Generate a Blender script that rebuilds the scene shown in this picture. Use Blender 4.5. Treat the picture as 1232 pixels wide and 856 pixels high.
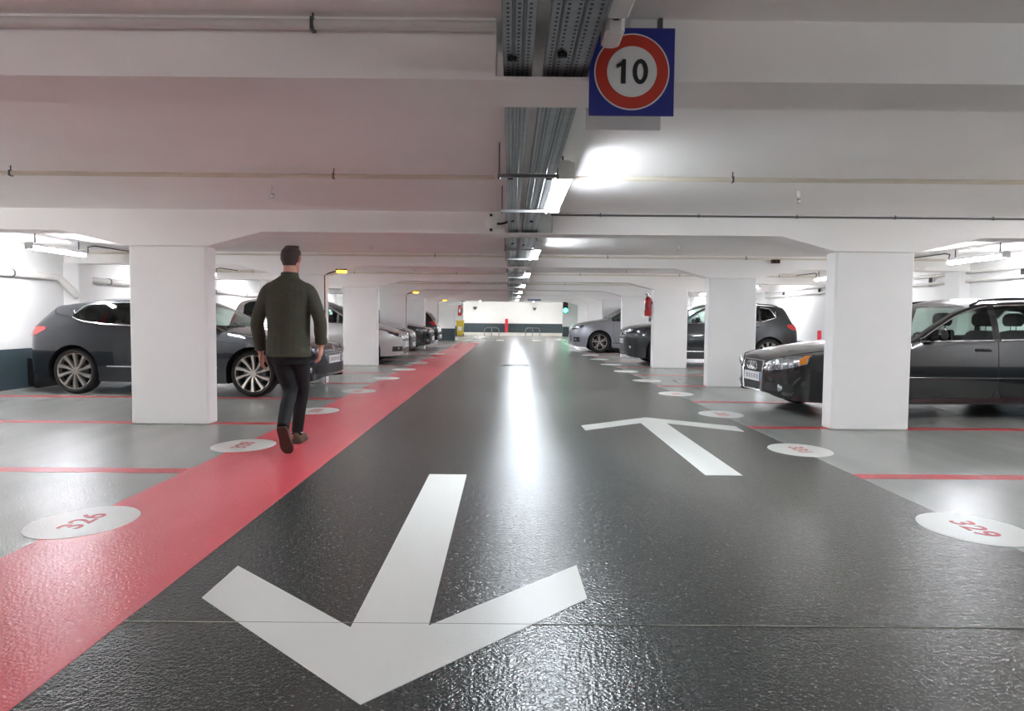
import bpy, bmesh, math, random
import numpy as np
from mathutils import Vector, Matrix
from mathutils.bvhtree import BVHTree
PI = math.pi
R = math.radians
random.seed(7)
for o in list(bpy.data.objects):
    bpy.data.objects.remove(o)
SC = bpy.context.scene
COL = SC.collection

# ------------------------------------------------------------------ camera, world, exposure
cam_d = bpy.data.cameras.new('camera')
cam_d.sensor_fit = 'HORIZONTAL'
cam_d.sensor_width = 36.0
cam_d.lens = 36.0 * 860.0 / 1232.0
cam_d.clip_start, cam_d.clip_end = 0.05, 200
cam = bpy.data.objects.new('camera', cam_d)
COL.objects.link(cam)
cam.matrix_world = (Matrix.Translation((0, 0, 1.11)) @ Matrix.Rotation(R(-0.16), 4, 'Z')
                    @ Matrix.Rotation(R(90 - 2.93), 4, 'X') @ Matrix.Rotation(R(0.5), 4, 'Z'))
SC.camera = cam
W = bpy.data.worlds.new('world')
SC.world = W
W.use_nodes = True
W.node_tree.nodes['Background'].inputs[0].default_value = (0.9, 0.95, 1, 1)
W.node_tree.nodes['Background'].inputs[1].default_value = 0.05
SC.view_settings.view_transform = 'Standard'
SC.view_settings.look = 'None'
SC.view_settings.gamma = 1
SC.view_settings.use_curve_mapping = False
SC.view_settings.exposure = 3.45
SC.cycles.max_bounces = 16
SC.cycles.diffuse_bounces = 12
SC.cycles.glossy_bounces = 4
SC.cycles.transparent_max_bounces = 16
LANE_LAMP, BAY_LAMP = 14.5, 14.5       # radiance of the fluorescent diffusers

# ------------------------------------------------------------------ materials
MATS = {}
def srgb(c):
    return tuple(((x / 255) / 12.92 if x / 255 <= .04045 else ((x / 255 + .055) / 1.055) ** 2.4) for x in c) + (1,)

def mat(name, rgb, rough=.5, metal=0, var=.06, scale=6, bump=0, bscale=60, coat=0, spec=.5, emit=None, estr=0, rvar=0, detail=4, alpha_tint=None):
    if name in MATS:
        return MATS[name]
    m = bpy.data.materials.new(name)
    m.use_nodes = True
    nt = m.node_tree
    b = nt.nodes['Principled BSDF']
    col = srgb(rgb)
    tc = nt.nodes.new('ShaderNodeTexCoord')
    n = nt.nodes.new('ShaderNodeTexNoise')
    n.inputs['Scale'].default_value = scale
    n.inputs['Detail'].default_value = detail
    nt.links.new(tc.outputs['Object'], n.inputs['Vector'])
    r = nt.nodes.new('ShaderNodeValToRGB')
    r.color_ramp.elements[0].position = .3
    r.color_ramp.elements[1].position = .7
    r.color_ramp.elements[0].color = tuple(c * (1 - var) for c in col[:3]) + (1,)
    r.color_ramp.elements[1].color = tuple(min(1, c * (1 + var)) for c in col[:3]) + (1,)
    nt.links.new(n.outputs['Fac'], r.inputs['Fac'])
    nt.links.new(r.outputs['Color'], b.inputs['Base Color'])
    b.inputs['Roughness'].default_value = rough
    b.inputs['Metallic'].default_value = metal
    b.inputs['Specular IOR Level'].default_value = spec
    if coat:
        b.inputs['Coat Weight'].default_value = coat
        b.inputs['Coat Roughness'].default_value = .04
    if rvar:
        mr = nt.nodes.new('ShaderNodeMapRange')
        mr.inputs['To Min'].default_value = rough - rvar
        mr.inputs['To Max'].default_value = rough + rvar
        nt.links.new(n.outputs['Fac'], mr.inputs['Value'])
        nt.links.new(mr.outputs['Result'], b.inputs['Roughness'])
    if bump:
        n2 = nt.nodes.new('ShaderNodeTexNoise')
        n2.inputs['Scale'].default_value = bscale
        n2.inputs['Detail'].default_value = 3
        nt.links.new(tc.outputs['Object'], n2.inputs['Vector'])
        bp = nt.nodes.new('ShaderNodeBump')
        bp.inputs['Strength'].default_value = bump
        bp.inputs['Distance'].default_value = .01
        nt.links.new(n2.outputs['Fac'], bp.inputs['Height'])
        nt.links.new(bp.outputs['Normal'], b.inputs['Normal'])
    if emit:
        b.inputs['Emission Color'].default_value = srgb(emit)
        b.inputs['Emission Strength'].default_value = estr
    MATS[name] = m
    return m

def floor_mat(name, rgb, rgb2, rough=.3, bump=.25, spec=.5, streak=.15, wear=False):
    """resin floor paint: mottled colour, scuffs, orange-peel relief"""
    m = bpy.data.materials.new(name)
    m.use_nodes = True
    nt = m.node_tree
    b = nt.nodes['Principled BSDF']
    L = nt.links.new
    tc = nt.nodes.new('ShaderNodeTexCoord')
    def noise(s, d=4, vec=None, rg=.55):
        n = nt.nodes.new('ShaderNodeTexNoise')
        n.inputs['Scale'].default_value = s
        n.inputs['Detail'].default_value = d
        n.inputs['Roughness'].default_value = rg
        L(vec or tc.outputs['Object'], n.inputs['Vector'])
        return n
    mp = nt.nodes.new('ShaderNodeMapping')
    mp.inputs['Scale'].default_value = (2.2, .35, 1)
    L(tc.outputs['Object'], mp.inputs['Vector'])
    n1 = noise(.8, 5, mp.outputs['Vector'], .5)
    r = nt.nodes.new('ShaderNodeValToRGB')
    r.color_ramp.elements[0].position, r.color_ramp.elements[1].position = .32, .7
    r.color_ramp.elements[0].color, r.color_ramp.elements[1].color = srgb(rgb), srgb(rgb2)
    L(n1.outputs['Fac'], r.inputs['Fac'])
    base = r.outputs['Color']
    if wear:                                            # paler, warmer band worn by tyres on the far half of the lane
        sx = nt.nodes.new('ShaderNodeSeparateXYZ')
        L(tc.outputs['Object'], sx.inputs[0])
        nw = noise(.7, 4)
        ma = nt.nodes.new('ShaderNodeMath')
        ma.operation = 'MULTIPLY_ADD'
        L(nw.outputs['Fac'], ma.inputs[0])
        ma.inputs[1].default_value = 1.3
        L(sx.outputs['X'], ma.inputs[2])
        rw = nt.nodes.new('ShaderNodeMapRange')
        rw.inputs['From Min'].default_value, rw.inputs['From Max'].default_value = 1.25, 2.0
        rw.inputs['To Max'].default_value = .85
        L(ma.outputs[0], rw.inputs['Value'])
        mw = nt.nodes.new('ShaderNodeMixRGB')
        L(rw.outputs['Result'], mw.inputs['Fac'])
        L(base, mw.inputs['Color1'])
        mw.inputs['Color2'].default_value = srgb((92, 91, 85))
        base = mw.outputs['Color']
    n3 = noise(55, 3)                                   # small pale chips and specks
    r3 = nt.nodes.new('ShaderNodeValToRGB')
    r3.color_ramp.elements[0].position, r3.color_ramp.elements[1].position = .60, .70
    r3.color_ramp.elements[0].color, r3.color_ramp.elements[1].color = (0, 0, 0, 1), (streak,) * 3 + (1,)
    L(n3.outputs['Fac'], r3.inputs['Fac'])
    mx = nt.nodes.new('ShaderNodeMixRGB')
    mx.blend_type = 'MIX'
    L(r3.outputs['Color'], mx.inputs['Fac'])
    L(base, mx.inputs['Color1'])
    mx.inputs['Color2'].default_value = srgb((205, 205, 200))
    L(mx.outputs['Color'], b.inputs['Base Color'])
    b.inputs['Specular IOR Level'].default_value = spec
    b.inputs['Roughness'].default_value = rough
    na, nb = noise(85, 1), noise(42, 2)
    ad = nt.nodes.new('ShaderNodeMath')
    ad.operation = 'ADD'
    L(nb.outputs['Fac'], ad.inputs[0])
    L(na.outputs['Fac'], ad.inputs[1])
    bp = nt.nodes.new('ShaderNodeBump')
    bp.inputs['Strength'].default_value = bump
    bp.inputs['Distance'].default_value = .006
    L(ad.outputs[0], bp.inputs['Height'])
    L(bp.outputs['Normal'], b.inputs['Normal'])
    MATS[name] = m
    return m

def glass_mat(name, tint, gloss=.06):
    m = bpy.data.materials.new(name)
    m.use_nodes = True
    nt = m.node_tree
    nt.nodes.clear()
    out = nt.nodes.new('ShaderNodeOutputMaterial')
    tr = nt.nodes.new('ShaderNodeBsdfTransparent')
    tr.inputs[0].default_value = tint + (1,)
    gl = nt.nodes.new('ShaderNodeBsdfGlossy')
    gl.inputs['Roughness'].default_value = .02
    fr = nt.nodes.new('ShaderNodeFresnel')
    fr.inputs['IOR'].default_value = 1.5
    mx = nt.nodes.new('ShaderNodeMixShader')
    nt.links.new(fr.outputs[0], mx.inputs[0])
    nt.links.new(tr.outputs[0], mx.inputs[1])
    nt.links.new(gl.outputs[0], mx.inputs[2])
    nt.links.new(mx.outputs[0], out.inputs[0])
    MATS[name] = m
    return m

WALL = mat('white_wall_paint', (230, 230, 228), .55, var=.025, scale=1.2, bump=.12, bscale=40)
CEIL = mat('ceiling_paint', (246, 243, 240), .62, var=.035, scale=.8, bump=.15, bscale=25)
PILL = mat('pillar_paint', (240, 238, 236), .5, var=.02, scale=2, bump=.1, bscale=50)
BAND = mat('slate_band_paint', (58, 72, 78), .45, var=.1, scale=3, bump=.1)
LANE = floor_mat('lane_resin', (45, 50, 49), (66, 70, 68), .25, .42, spec=.42, wear=True, streak=.26)
BAYF = floor_mat('bay_resin', (138, 141, 136), (164, 166, 160), .25, .32)
REDF = floor_mat('red_resin', (210, 78, 88), (219, 96, 104), .26, .3, streak=.08)
PALE = floor_mat('pale_concrete', (176, 174, 164), (198, 196, 186), .5, .1)
MARK = floor_mat('white_marking_paint', (212, 213, 208), (226, 227, 222), .36, .12, streak=.02)
REDL = floor_mat('red_line_paint', (192, 58, 66), (206, 76, 82), .34, .15, streak=.1)
NUMR = mat('red_number_paint', (190, 66, 76), .4, var=.2, scale=14)
GALV = mat('galvanised_steel', (150, 152, 152), .42, .75, var=.12, scale=18)
GALVD = mat('dull_steel', (96, 98, 100), .4, .9, var=.1, scale=20)
PIPEW = mat('white_pipe', (214, 211, 206), .4, var=.05)
PIPEY = mat('cream_pipe', (222, 214, 198), .4, var=.05)
BLACK = mat('black_plastic', (22, 23, 24), .45, var=.15)
RUBBER = mat('black_rubber', (24, 25, 26), .75, var=.15, scale=20)
HOUS = mat('lamp_housing_white', (236, 236, 233), .4, var=.03)
LAMPE = mat('lane_lamp_diffuser', (255, 255, 255), .5, var=0, emit=(238, 247, 255), estr=LANE_LAMP)
LAMPB = mat('bay_lamp_diffuser', (255, 255, 255), .5, var=0, emit=(246, 248, 255), estr=BAY_LAMP)
AMBER = mat('amber_lens', (250, 170, 40), .3, var=0, emit=(255, 170, 40), estr=1.0)
GREENL = mat('green_signal_lens', (40, 220, 140), .3, var=0, emit=(60, 255, 170), estr=1.2)
SREDM = mat('sign_red', (196, 54, 34), .4, var=.04)
SBLUE = mat('sign_blue', (28, 40, 134), .4, var=.05)
SWHITE = mat('sign_white', (226, 228, 228), .4, var=.02)
SBLACK = mat('sign_black', (26, 26, 28), .4, var=.02)
SBACK = mat('sign_back_grey', (214, 215, 214), .5, 0, var=.03)
REDP = mat('red_post_paint', (206, 44, 58), .4, var=.05)
EXTR = mat('extinguisher_red', (178, 26, 34), .25, var=.05, coat=.5)
YELB = mat('yellow_bin_plastic', (206, 180, 50), .5, var=.1)
CHROME = mat('chrome', (225, 226, 228), .12, 1, var=.02)
SILV = mat('alloy_silver', (205, 198, 190), .28, .85, var=.03)
TYRE = mat('tyre_rubber', (26, 26, 27), .7, var=.15, scale=30)
WELL = mat('wheel_well_black', (12, 12, 13), .85, var=.1)
INTER = mat('car_interior_fabric', (34, 34, 36), .8, var=.2, scale=30)
PLATE = mat('plate_white', (214, 214, 214), .4, var=.04)
PLBLUE = mat('plate_blue', (40, 60, 150), .4)
PLGREY = mat('plate_smudge', (150, 150, 150), .5, var=.2, scale=40)
LENSC = mat('headlight_lens', (188, 192, 196), .08, .75, var=.25, scale=22, coat=1)
LENSD = mat('headlight_inner', (78, 80, 84), .15, .6, var=.4, scale=25, coat=1)
LENSA = mat('indicator_amber', (232, 140, 40), .15, var=.15, scale=30, coat=1)
LENSR = mat('tail_light_red', (214, 40, 44), .15, var=.15, scale=20, coat=1)
GLASS = glass_mat('car_glass', (.62, .72, .68))
GLASSD = glass_mat('car_glass_dark', (.2, .23, .23))

# ------------------------------------------------------------------ mesh helpers
class MB:
    def __init__(self):
        self.v, self.f = [], []
    def add(self, vs, fs):
        o = len(self.v)
        self.v += [tuple(p) for p in vs]
        self.f += [tuple(i + o for i in f) for f in fs]
        return self
    def box(self, x0, x1, y0, y1, z0, z1):
        return self.add([(x0, y0, z0), (x1, y0, z0), (x1, y1, z0), (x0, y1, z0), (x0, y0, z1), (x1, y0, z1), (x1, y1, z1), (x0, y1, z1)],
                        [(0, 3, 2, 1), (4, 5, 6, 7), (0, 1, 5, 4), (1, 2, 6, 5), (2, 3, 7, 6), (3, 0, 4, 7)])
    def cbox(self, x0, x1, y0, y1, z0, z1, c):
        """box with chamfered vertical edges and lightly chamfered ends"""
        def ring(z, i):
            a0, a1, b0, b1 = x0 + i, x1 - i, y0 + i, y1 - i
            return [(a0 + c, b0, z), (a1 - c, b0, z), (a1, b0 + c, z), (a1, b1 - c, z), (a1 - c, b1, z), (a0 + c, b1, z), (a0, b1 - c, z), (a0, b0 + c, z)]
        e = c * .6
        return self.loft([ring(z0, e), ring(z0 + e, 0), ring(z1 - e, 0), ring(z1, e)])
    def loft(self, rings, caps=True, closed=True):
        n = len(rings[0])
        vs = [p for r in rings for p in r]
        fs = []
        for i in range(len(rings) - 1):
            for j in range(n if closed else n - 1):
                k = (j + 1) % n
                fs.append((i * n + j, i * n + k, (i + 1) * n + k, (i + 1) * n + j))
        if caps:
            fs.append(tuple(reversed(range(n))))
            fs.append(tuple(range((len(rings) - 1) * n, len(rings) * n)))
        return self.add(vs, fs)
    def tube(self, pts, rad, n=8, caps=True, closed=False):
        pts = [Vector(p) for p in pts]
        if not isinstance(rad, (list, tuple)):
            rad = [rad] * len(pts)
        rings = []
        up = None
        m = len(pts)
        for i, p in enumerate(pts):
            if closed:
                t = pts[(i + 1) % m] - pts[i - 1]
            else:
                t = pts[min(i + 1, m - 1)] - pts[max(i - 1, 0)]
            t.normalize()
            if up is None:
                up = Vector((0, 0, 1)) if abs(t.z) < .9 else Vector((1, 0, 0))
            s = t.cross(up)
            if s.length < 1e-5:
                s = t.orthogonal()
            s.normalize()
            up = s.cross(t).normalized()
            r = rad[i]
            ra, rb = r if isinstance(r, (list, tuple)) else (r, r)
            rings.append([p + s * (ra * math.cos(a)) + up * (rb * math.sin(a)) for a in [2 * PI * k / n for k in range(n)]])
        if closed:
            rings.append(rings[0])
            caps = False
        return self.loft(rings, caps)
    def cyl(self, p0, p1, r, n=12):
        return self.tube([p0, p1], r, n)
    def lathe(self, prof, n=24, axis='Z', loc=(0, 0, 0), caps=True):
        """prof: (radius, height) pairs turned about axis"""
        loc = Vector(loc)
        rings = []
        for r, h in prof:
            ring = []
            for k in range(n):
                a = 2 * PI * k / n
                c, s = max(r, 1e-4) * math.cos(a), max(r, 1e-4) * math.sin(a)
                ring.append(loc + Vector((c, s, h) if axis == 'Z' else (c, h, s) if axis == 'Y' else (h, c, s)))
            rings.append(ring)
        return self.loft(rings, caps)
    def prism(self, poly, axis, a, b):
        """2D polygon extruded along axis; axis 'Z': (x,y), 'Y': (x,z), 'X': (y,z)"""
        def P(p, h):
            return (p[0], p[1], h) if axis == 'Z' else (p[0], h, p[1]) if axis == 'Y' else (h, p[0], p[1])
        n = len(poly)
        return self.add([P(p, a) for p in poly] + [P(p, b) for p in poly],
                        [tuple(range(n)), tuple(range(n, 2 * n))] + [(i, (i + 1) % n, n + (i + 1) % n, n + i) for i in range(n)])
    def mesh(self, name, m, smooth=None):
        me = bpy.data.meshes.new(name)
        me.from_pydata(self.v, [], self.f)
        bm = bmesh.new()
        bm.from_mesh(me)
        bmesh.ops.recalc_face_normals(bm, faces=bm.faces)
        bm.to_mesh(me)
        bm.free()
        if m:
            me.materials.append(m)
        if smooth:
            me.polygons.foreach_set('use_smooth', [True] * len(me.polygons))
            me.set_sharp_from_angle(angle=R(smooth))
        me.update()
        return me
    def build(self, name, m, parent=None, smooth=None, loc=None):
        o = bpy.data.objects.new(name, self.mesh(name, m, smooth))
        COL.objects.link(o)
        if parent:
            o.parent = parent
        if loc:
            o.location = loc
        return o

def tag(o, label=None, cat=None, group=None, kind=None):
    for k, v in (('label', label), ('category', cat), ('group', group), ('kind', kind)):
        if v:
            o[k] = v
    return o

def empty(name, loc=(0, 0, 0), rz=0, label=None, cat=None, group=None):
    o = bpy.data.objects.new(name, None)
    COL.objects.link(o)
    o.location = loc
    o.rotation_euler = (0, 0, rz)
    return tag(o, label, cat, group)

def struct(o, label=None):
    return tag(o, label, kind='structure')

def copy_tree(o, parent=None):
    c = o.copy()
    COL.objects.link(c)
    c.parent = parent
    for ch in list(o.children):
        copy_tree(ch, c)
    return c

def text_mesh(s, size, font_thick=.0005, offset=0.0):
    cu = bpy.data.curves.new('lettering', 'FONT')
    cu.body = s
    cu.size = size
    cu.align_x = 'CENTER'
    cu.align_y = 'CENTER'
    cu.extrude = font_thick
    cu.offset = offset
    o = bpy.data.objects.new('lettering_tmp', cu)
    COL.objects.link(o)
    dg = bpy.context.evaluated_depsgraph_get()
    me = bpy.data.meshes.new_from_object(o.evaluated_get(dg))
    bpy.data.objects.remove(o)
    return me

ORD = ['first', 'second', 'third', 'fourth', 'fifth', 'sixth', 'seventh', 'eighth', 'ninth', 'tenth', 'eleventh', 'twelfth', 'thirteenth', 'fourteenth', 'fifteenth', 'sixteenth']

# ------------------------------------------------------------------ the garage shell
XL, XR, Y0, Y1, YE = -7.37, 7.6, -8.0, 36.0, 58.0
ZS, ZB, ZP = 2.18, 1.965, 1.82            # slab, beam underside, pillar top
ROWS = [2.77 + 4.63 * k for k in range(8)]
BACKROWS = [-1.86, -6.49]

struct(MB().box(XL, XR, Y0, YE, -.2, 0).build('floor', BAYF), 'grey painted concrete floor of the parking bays')
struct(MB().box(-2.0, 2.5, Y0, 47, -.002, .001).build('floor_lane', LANE), 'dark grey resin driving lane down the middle')
struct(MB().box(XL, XR, 47, YE, -.002, .003).build('floor_pale', PALE), 'pale bare concrete floor before the end wall')
struct(MB().box(XL, XR, Y0, Y1, ZS, ZS + .35).build('ceiling', CEIL), 'low white painted concrete ceiling slab')
struct(MB().box(XL, XR, Y1, YE, 2.65, 2.9).build('ceiling_high', CEIL), 'higher ceiling over the far end of the garage')
struct(MB().box(XL - .25, XL, Y0, YE, 0, 2.7).build('wall_left', WALL), 'white side wall behind the bays on the red path side')
struct(MB().box(XR, XR + .25, Y0, YE, 0, 2.7).build('wall_right', WALL), 'white side wall behind the bays opposite the red path')
struct(MB().box(XL - .25, XR + .25, YE, YE + .25, 0, 2.9).build('wall_end', WALL), 'white end wall at the far end of the lane')
struct(MB().box(XL - .25, XR + .25, Y0 - .25, Y0, 0, 2.5).build('wall_back', WALL), 'white wall behind the viewer')
struct(MB().box(XL, XL + .006, Y0, YE, 0, .6).build('baseboard_left', BAND), 'dark slate painted band along the red path side wall')
struct(MB().box(XR - .006, XR, Y0, YE, 0, .6).build('baseboard_right', BAND), 'dark slate painted band along the opposite side wall')
struct(MB().box(XL, XR, YE - .006, YE, .0, .74).build('baseboard_end', BAND), 'dark slate painted band across the end wall')
for x0, x1, n in ((XL, -3.05, 'wall_corner_left'), (3.37, XR, 'wall_corner_right')):
    w = struct(MB().box(x0, x1, 46, 46.3, 0, 2.7).build(n, WALL), 'white return wall with a dark base near the end, ' + ('behind the yellow bin' if x0 < 0 else 'by the green signal'))
    struct(MB().box(x0 - .005, x1 + .005, 45.992, 46.308, 0, .64).build('band', BAND, w))

def beam_poly(notch=True):
    p = [(XL, ZS), (XL, ZB), (-4.52, ZB), (-3.90, ZP), (-3.05, ZP), (-2.50, ZB), (2.72, ZB), (3.27, ZP), (4.13, ZP), (4.75, ZB), (XR, ZB), (XR, ZS)]
    if notch:
        p += [(.42, ZS), (.42, ZB + .012), (-.06, ZB + .012), (-.06, ZS)]
    return p

def beam(y, name='beam', label=None):
    b = MB()
    p = beam_poly()
    e = .02
    # soft chamfer along the lower arrises: three lofted profiles would twist the notch, so plain prism plus a chamfer step
    b.prism(p, 'Y', y - .165, y + .165)
    o = b.build(name, CEIL)
    return tag(struct(o, label), cat='beam')

allrows = BACKROWS + ROWS
for i, y in enumerate(allrows):
    k = i - len(BACKROWS)
    lab = ('white concrete ceiling beam behind the viewer' + (', further back' if k == -2 else '')) if k < 0 else f'{ORD[k]} white haunched concrete ceiling beam from the viewer'
    beam(y, label=lab)

def pillar(x0, x1, y, label, band=False):
    c = .022
    o = MB().cbox(x0, x1, y - .12, y + .12, 0, ZP + .001, c).build('pillar', PILL)
    tag(struct(o, label), cat='pillar')
    if band:
        MB().cbox(x0 - .004, x1 + .004, y - .124, y + .124, 0, .62, c).build('band', BAND, o)
    return o

for i, y in enumerate(allrows):
    k = i - len(BACKROWS)
    if k == 0:
        continue                                # no pillar is visible at the first beam; its columns stand outside the frame
    if k < 0:
        wh = ' behind the viewer' + (', further back' if k == -2 else '')
        la, lb = 'white concrete pillar beside the red path' + wh, 'white concrete pillar opposite the red path' + wh
    else:
        la = f'{ORD[k-1]} broad white pillar from the viewer beside the red path'
        lb = f'{ORD[k-1]} broad white pillar from the viewer opposite the red path'
    if k == 7:
        pillar(-3.62, -2.75, y + .5, 'white pillar with dark painted base where the red path ends', True)
        pillar(3.30, 4.10, y, lb)
    else:
        pillar(-3.87, -3.08, y, la)
        pillar(3.30, 4.10, y, lb)
for x0, x1, s in ((-3.87, -3.08, 'beside the red path'), (3.30, 4.10, 'opposite the red path')):
    pillar(x0, x1, ROWS[0], 'white concrete pillar outside the frame ' + s)

# wall pilasters
for i, y in enumerate(ROWS):
    tag(struct(MB().cbox(XL, XL + .26, y - .2, y + .2, 0, ZB + .002, .012).build('pilaster', WALL), f'{ORD[i]} white wall pilaster behind the bays of the red path side'), cat='pilaster')
    tag(struct(MB().cbox(XR - .2, XR, y - .2, y + .2, 0, ZB + .002, .012).build('pilaster', WALL), f'{ORD[i]} white wall pilaster behind the bays opposite the red path'), cat='pilaster')

# ------------------------------------------------------------------ floor paint
tag(MB().box(-2.315, -1.395, Y0, 33, -.001, .002).build('walkway_strip', REDF), 'long red painted pedestrian walkway running down beside the lane', 'walkway')
lines = [2.77 + 2.315 * k for k in range(0, 14)]
for i, y in enumerate(lines):
    tag(MB().box(XL + .01, -2.317, y - .075, y + .075, -.001, .0018).build('bay_line', REDL), f'{ORD[i]} red parking bay line from the viewer, touching the red walkway', 'floor line', 'red bay lines')
    tag(MB().box(2.502, XR - .01, y - .075, y + .075, -.001, .0018).build('bay_line', REDL), f'{ORD[i]} red parking bay line from the viewer, across the lane from the walkway', 'floor line', 'red bay lines')

def floor_poly(name, pts, z, m, label, cat='arrow'):
    return tag(MB().prism(pts, 'Z', -.001, z).build(name, m), label, cat)
floor_poly('floor_arrow', [(-.565, 5.03), (-.30, 5.03), (-.285, 2.525), (.308, 3.172), (.315, 2.785), (-.42, 1.995), (-1.205, 2.765), (-1.202, 3.13), (-.562, 2.505)], .003, MARK,
           'big white painted arrow pointing towards the viewer on the lane')
floor_poly('floor_arrow', [(.75, 7.43), (.76, 7.10), (1.415, 7.65), (1.41, 5.07), (1.675, 5.07), (1.69, 7.65), (2.352, 7.10), (2.378, 7.46), (1.55, 8.10)], .003, MARK,
           'white painted arrow pointing away down the lane')

def disc(x, y, num, label, side):
    r = empty('bay_number_disc', (x, y, 0), 0, label, 'floor marking', 'white bay number discs')
    n = 40
    MB().prism([(.26 * math.cos(2 * PI * k / n), .315 * math.sin(2 * PI * k / n)) for k in range(n)], 'Z', -.001, .0032).build('disc', MARK, r)
    if num:
        o = bpy.data.objects.new('number', text_mesh(num, .28, .0006, .004))
        o.data.materials.append(NUMR)
        COL.objects.link(o)
        o.parent = r
        o.location = (0, 0, .0036)
        o.rotation_euler = (0, 0, R(90 if side < 0 else -90))
        o.scale = (.72, .62, 1)
    return r
for k in range(9):
    y = 3.80 + 2.315 * k
    disc(-2.285, y, ['326', '328', '330', '332'][k] if k < 4 else None, f'{ORD[k]} white oval bay number disc on the edge of the red walkway' + (f' reading {["326","328","330","332"][k]}' if k < 3 else ''), -1)
    disc(2.51, y, ['329', '331', '333', '335'][k] if k < 4 else None, f'{ORD[k]} white oval bay number disc on the far lane edge' + (f' reading {["329","331","333","335"][k]}' if k < 3 else ''), 1)
for x0, x1, y0, y1, l in ((-.72, -.32, 36.2, 37.8, 'small white painted block on the lane floor before the hoops'), (1.15, 1.62, 36.2, 37.8, 'small white painted block on the lane floor below the signal'),
                          (-2.7, -.8, 36.5, 36.9, 'thin white stop line at the end of the red walkway'), (1.95, 3.0, 38.2, 39.0, 'thin white line beside the far white block')):
    floor_poly('floor_mark', [(x0, y0), (x1, y0), (x1, y1), (x0, y1)], .003, MARK, l, 'floor marking')
struct(MB().box(-1.39, 1.9, 2.542, 2.5455, .0002, .0034).build('trim_1', mat('joint_filler', (128, 128, 118), .6, var=.4, scale=5)), 'thin pale expansion joint across the lane floor')
d = empty('floor_drain', (.12, 17.05, 0), 0, 'dark metal drain cover set in the lane', 'drain cover')
MB().box(-.34, .34, -.2, .2, 0, .006).build('frame', GALVD, d)
for k in range(6):
    MB().box(-.31, .31, -.17 + k * .06, -.13 + k * .06, .006, .009).build('bar', BLACK, d)

# ------------------------------------------------------------------ cars
def curve(pts):
    """monotone cubic through (u, value) points"""
    xs = np.array([p[0] for p in pts], float)
    ys = np.array([p[1] for p in pts], float)
    d = np.diff(ys) / np.diff(xs)
    m = np.zeros(len(xs))
    m[0], m[-1] = d[0], d[-1]
    for i in range(1, len(xs) - 1):
        if d[i - 1] * d[i] > 0:
            w1, w2 = 2 * (xs[i + 1] - xs[i]) + xs[i] - xs[i - 1], xs[i + 1] - xs[i] + 2 * (xs[i] - xs[i - 1])
            m[i] = (w1 + w2) / (w1 / d[i - 1] + w2 / d[i])
    def f(u):
        if u <= xs[0]:
            return float(ys[0])
        if u >= xs[-1]:
            return float(ys[-1])
        i = int(np.searchsorted(xs, u, side='right') - 1)
        h = xs[i + 1] - xs[i]
        t = (u - xs[i]) / h
        return float((2 * t ** 3 - 3 * t ** 2 + 1) * ys[i] + (t ** 3 - 2 * t ** 2 + t) * h * m[i] + (-2 * t ** 3 + 3 * t ** 2) * ys[i + 1] + (t ** 3 - t ** 2) * h * m[i + 1])
    return f

def lin(pts):
    xs, ys = [p[0] for p in pts], [p[1] for p in pts]
    return lambda u: float(np.interp(u, xs, ys))

def make_wheel(parent, x, y, r, width, rim_r, spokes, style, side, rimmat):
    """tyre with rim, spokes, hub; local axis along Y, outer face towards side"""
    t = MB()
    h = width / 2
    prof = [(rim_r, -h * .8), (rim_r + .015, -h * .95), (r - .035, -h), (r - .008, -h * .78), (r, -h * .5), (r, h * .5), (r - .008, h * .78), (r - .035, h), (rim_r + .015, h * .95), (rim_r, h * .8)]
    t.lathe(prof, 40, 'Y', caps=False)
    o = t.build('wheel', TYRE, parent, 40, (x, y, r))
    s = side
    b = MB()
    b.lathe([(rim_r + .002, -s * h * .7), (rim_r - .004, s * h * .1), (rim_r - .004, s * h * .8), (rim_r + .006, s * h * .86), (rim_r + .004, s * h * .7)], 40, 'Y', caps=False)
    for k in range(spokes):
        a = 2 * PI * k / spokes + .2
        if style == 'turbine':
            segs = [(a, rim_r * .17, .015, .012), (a + .05, rim_r * .55, .020, .016), (a + .12, rim_r * .99, .030, .022)]
        elif style == 'split':
            segs = None
        else:
            segs = [(a, rim_r * .15, .030, .014), (a, rim_r * .55, .024, .014), (a, rim_r * .99, .030, .016)]
        def spoke(segs):
            rings = []
            for (an, rr, hw, th) in segs:
                c, sn = math.cos(an), math.sin(an)
                yo = s * (h * .62 + .02 * (rr / rim_r))
                tx, tz = -sn, c
                rings.append([(c * rr + tx * e * hw, yo + f * s * th, sn * rr + tz * e * hw) for e, f in ((-1, 0), (-.7, 1), (.7, 1), (1, 0), (1, -1.4), (-1, -1.4))])
            b.loft(rings)
        if segs:
            spoke(segs)
        else:
            for da in (-.17, .17):
                spoke([(a, rim_r * .2, .018, .012), (a + da * .7, rim_r * .6, .013, .012), (a + da, rim_r * .99, .015, .014)])
    b.lathe([(.0, s * (h * .62 + .022)), (.045, s * (h * .62 + .02)), (.06, s * (h * .62)), (.06, s * h * .3)], 20, 'Y')
    b.build('rim', rimmat, o, 40)
    d = MB()
    d.lathe([(rim_r * .98, s * h * .05), (rim_r * .98, -s * h * .3), (.0, -s * h * .3)], 28, 'Y')
    d.build('wheel_dish', WELL, o)
    MB().lathe([(.0, s * h * .2), (rim_r * .62, s * h * .2), (rim_r * .62, s * h * .1)], 24, 'Y').build('brake_disc', GALVD, o)
    return o

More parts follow.
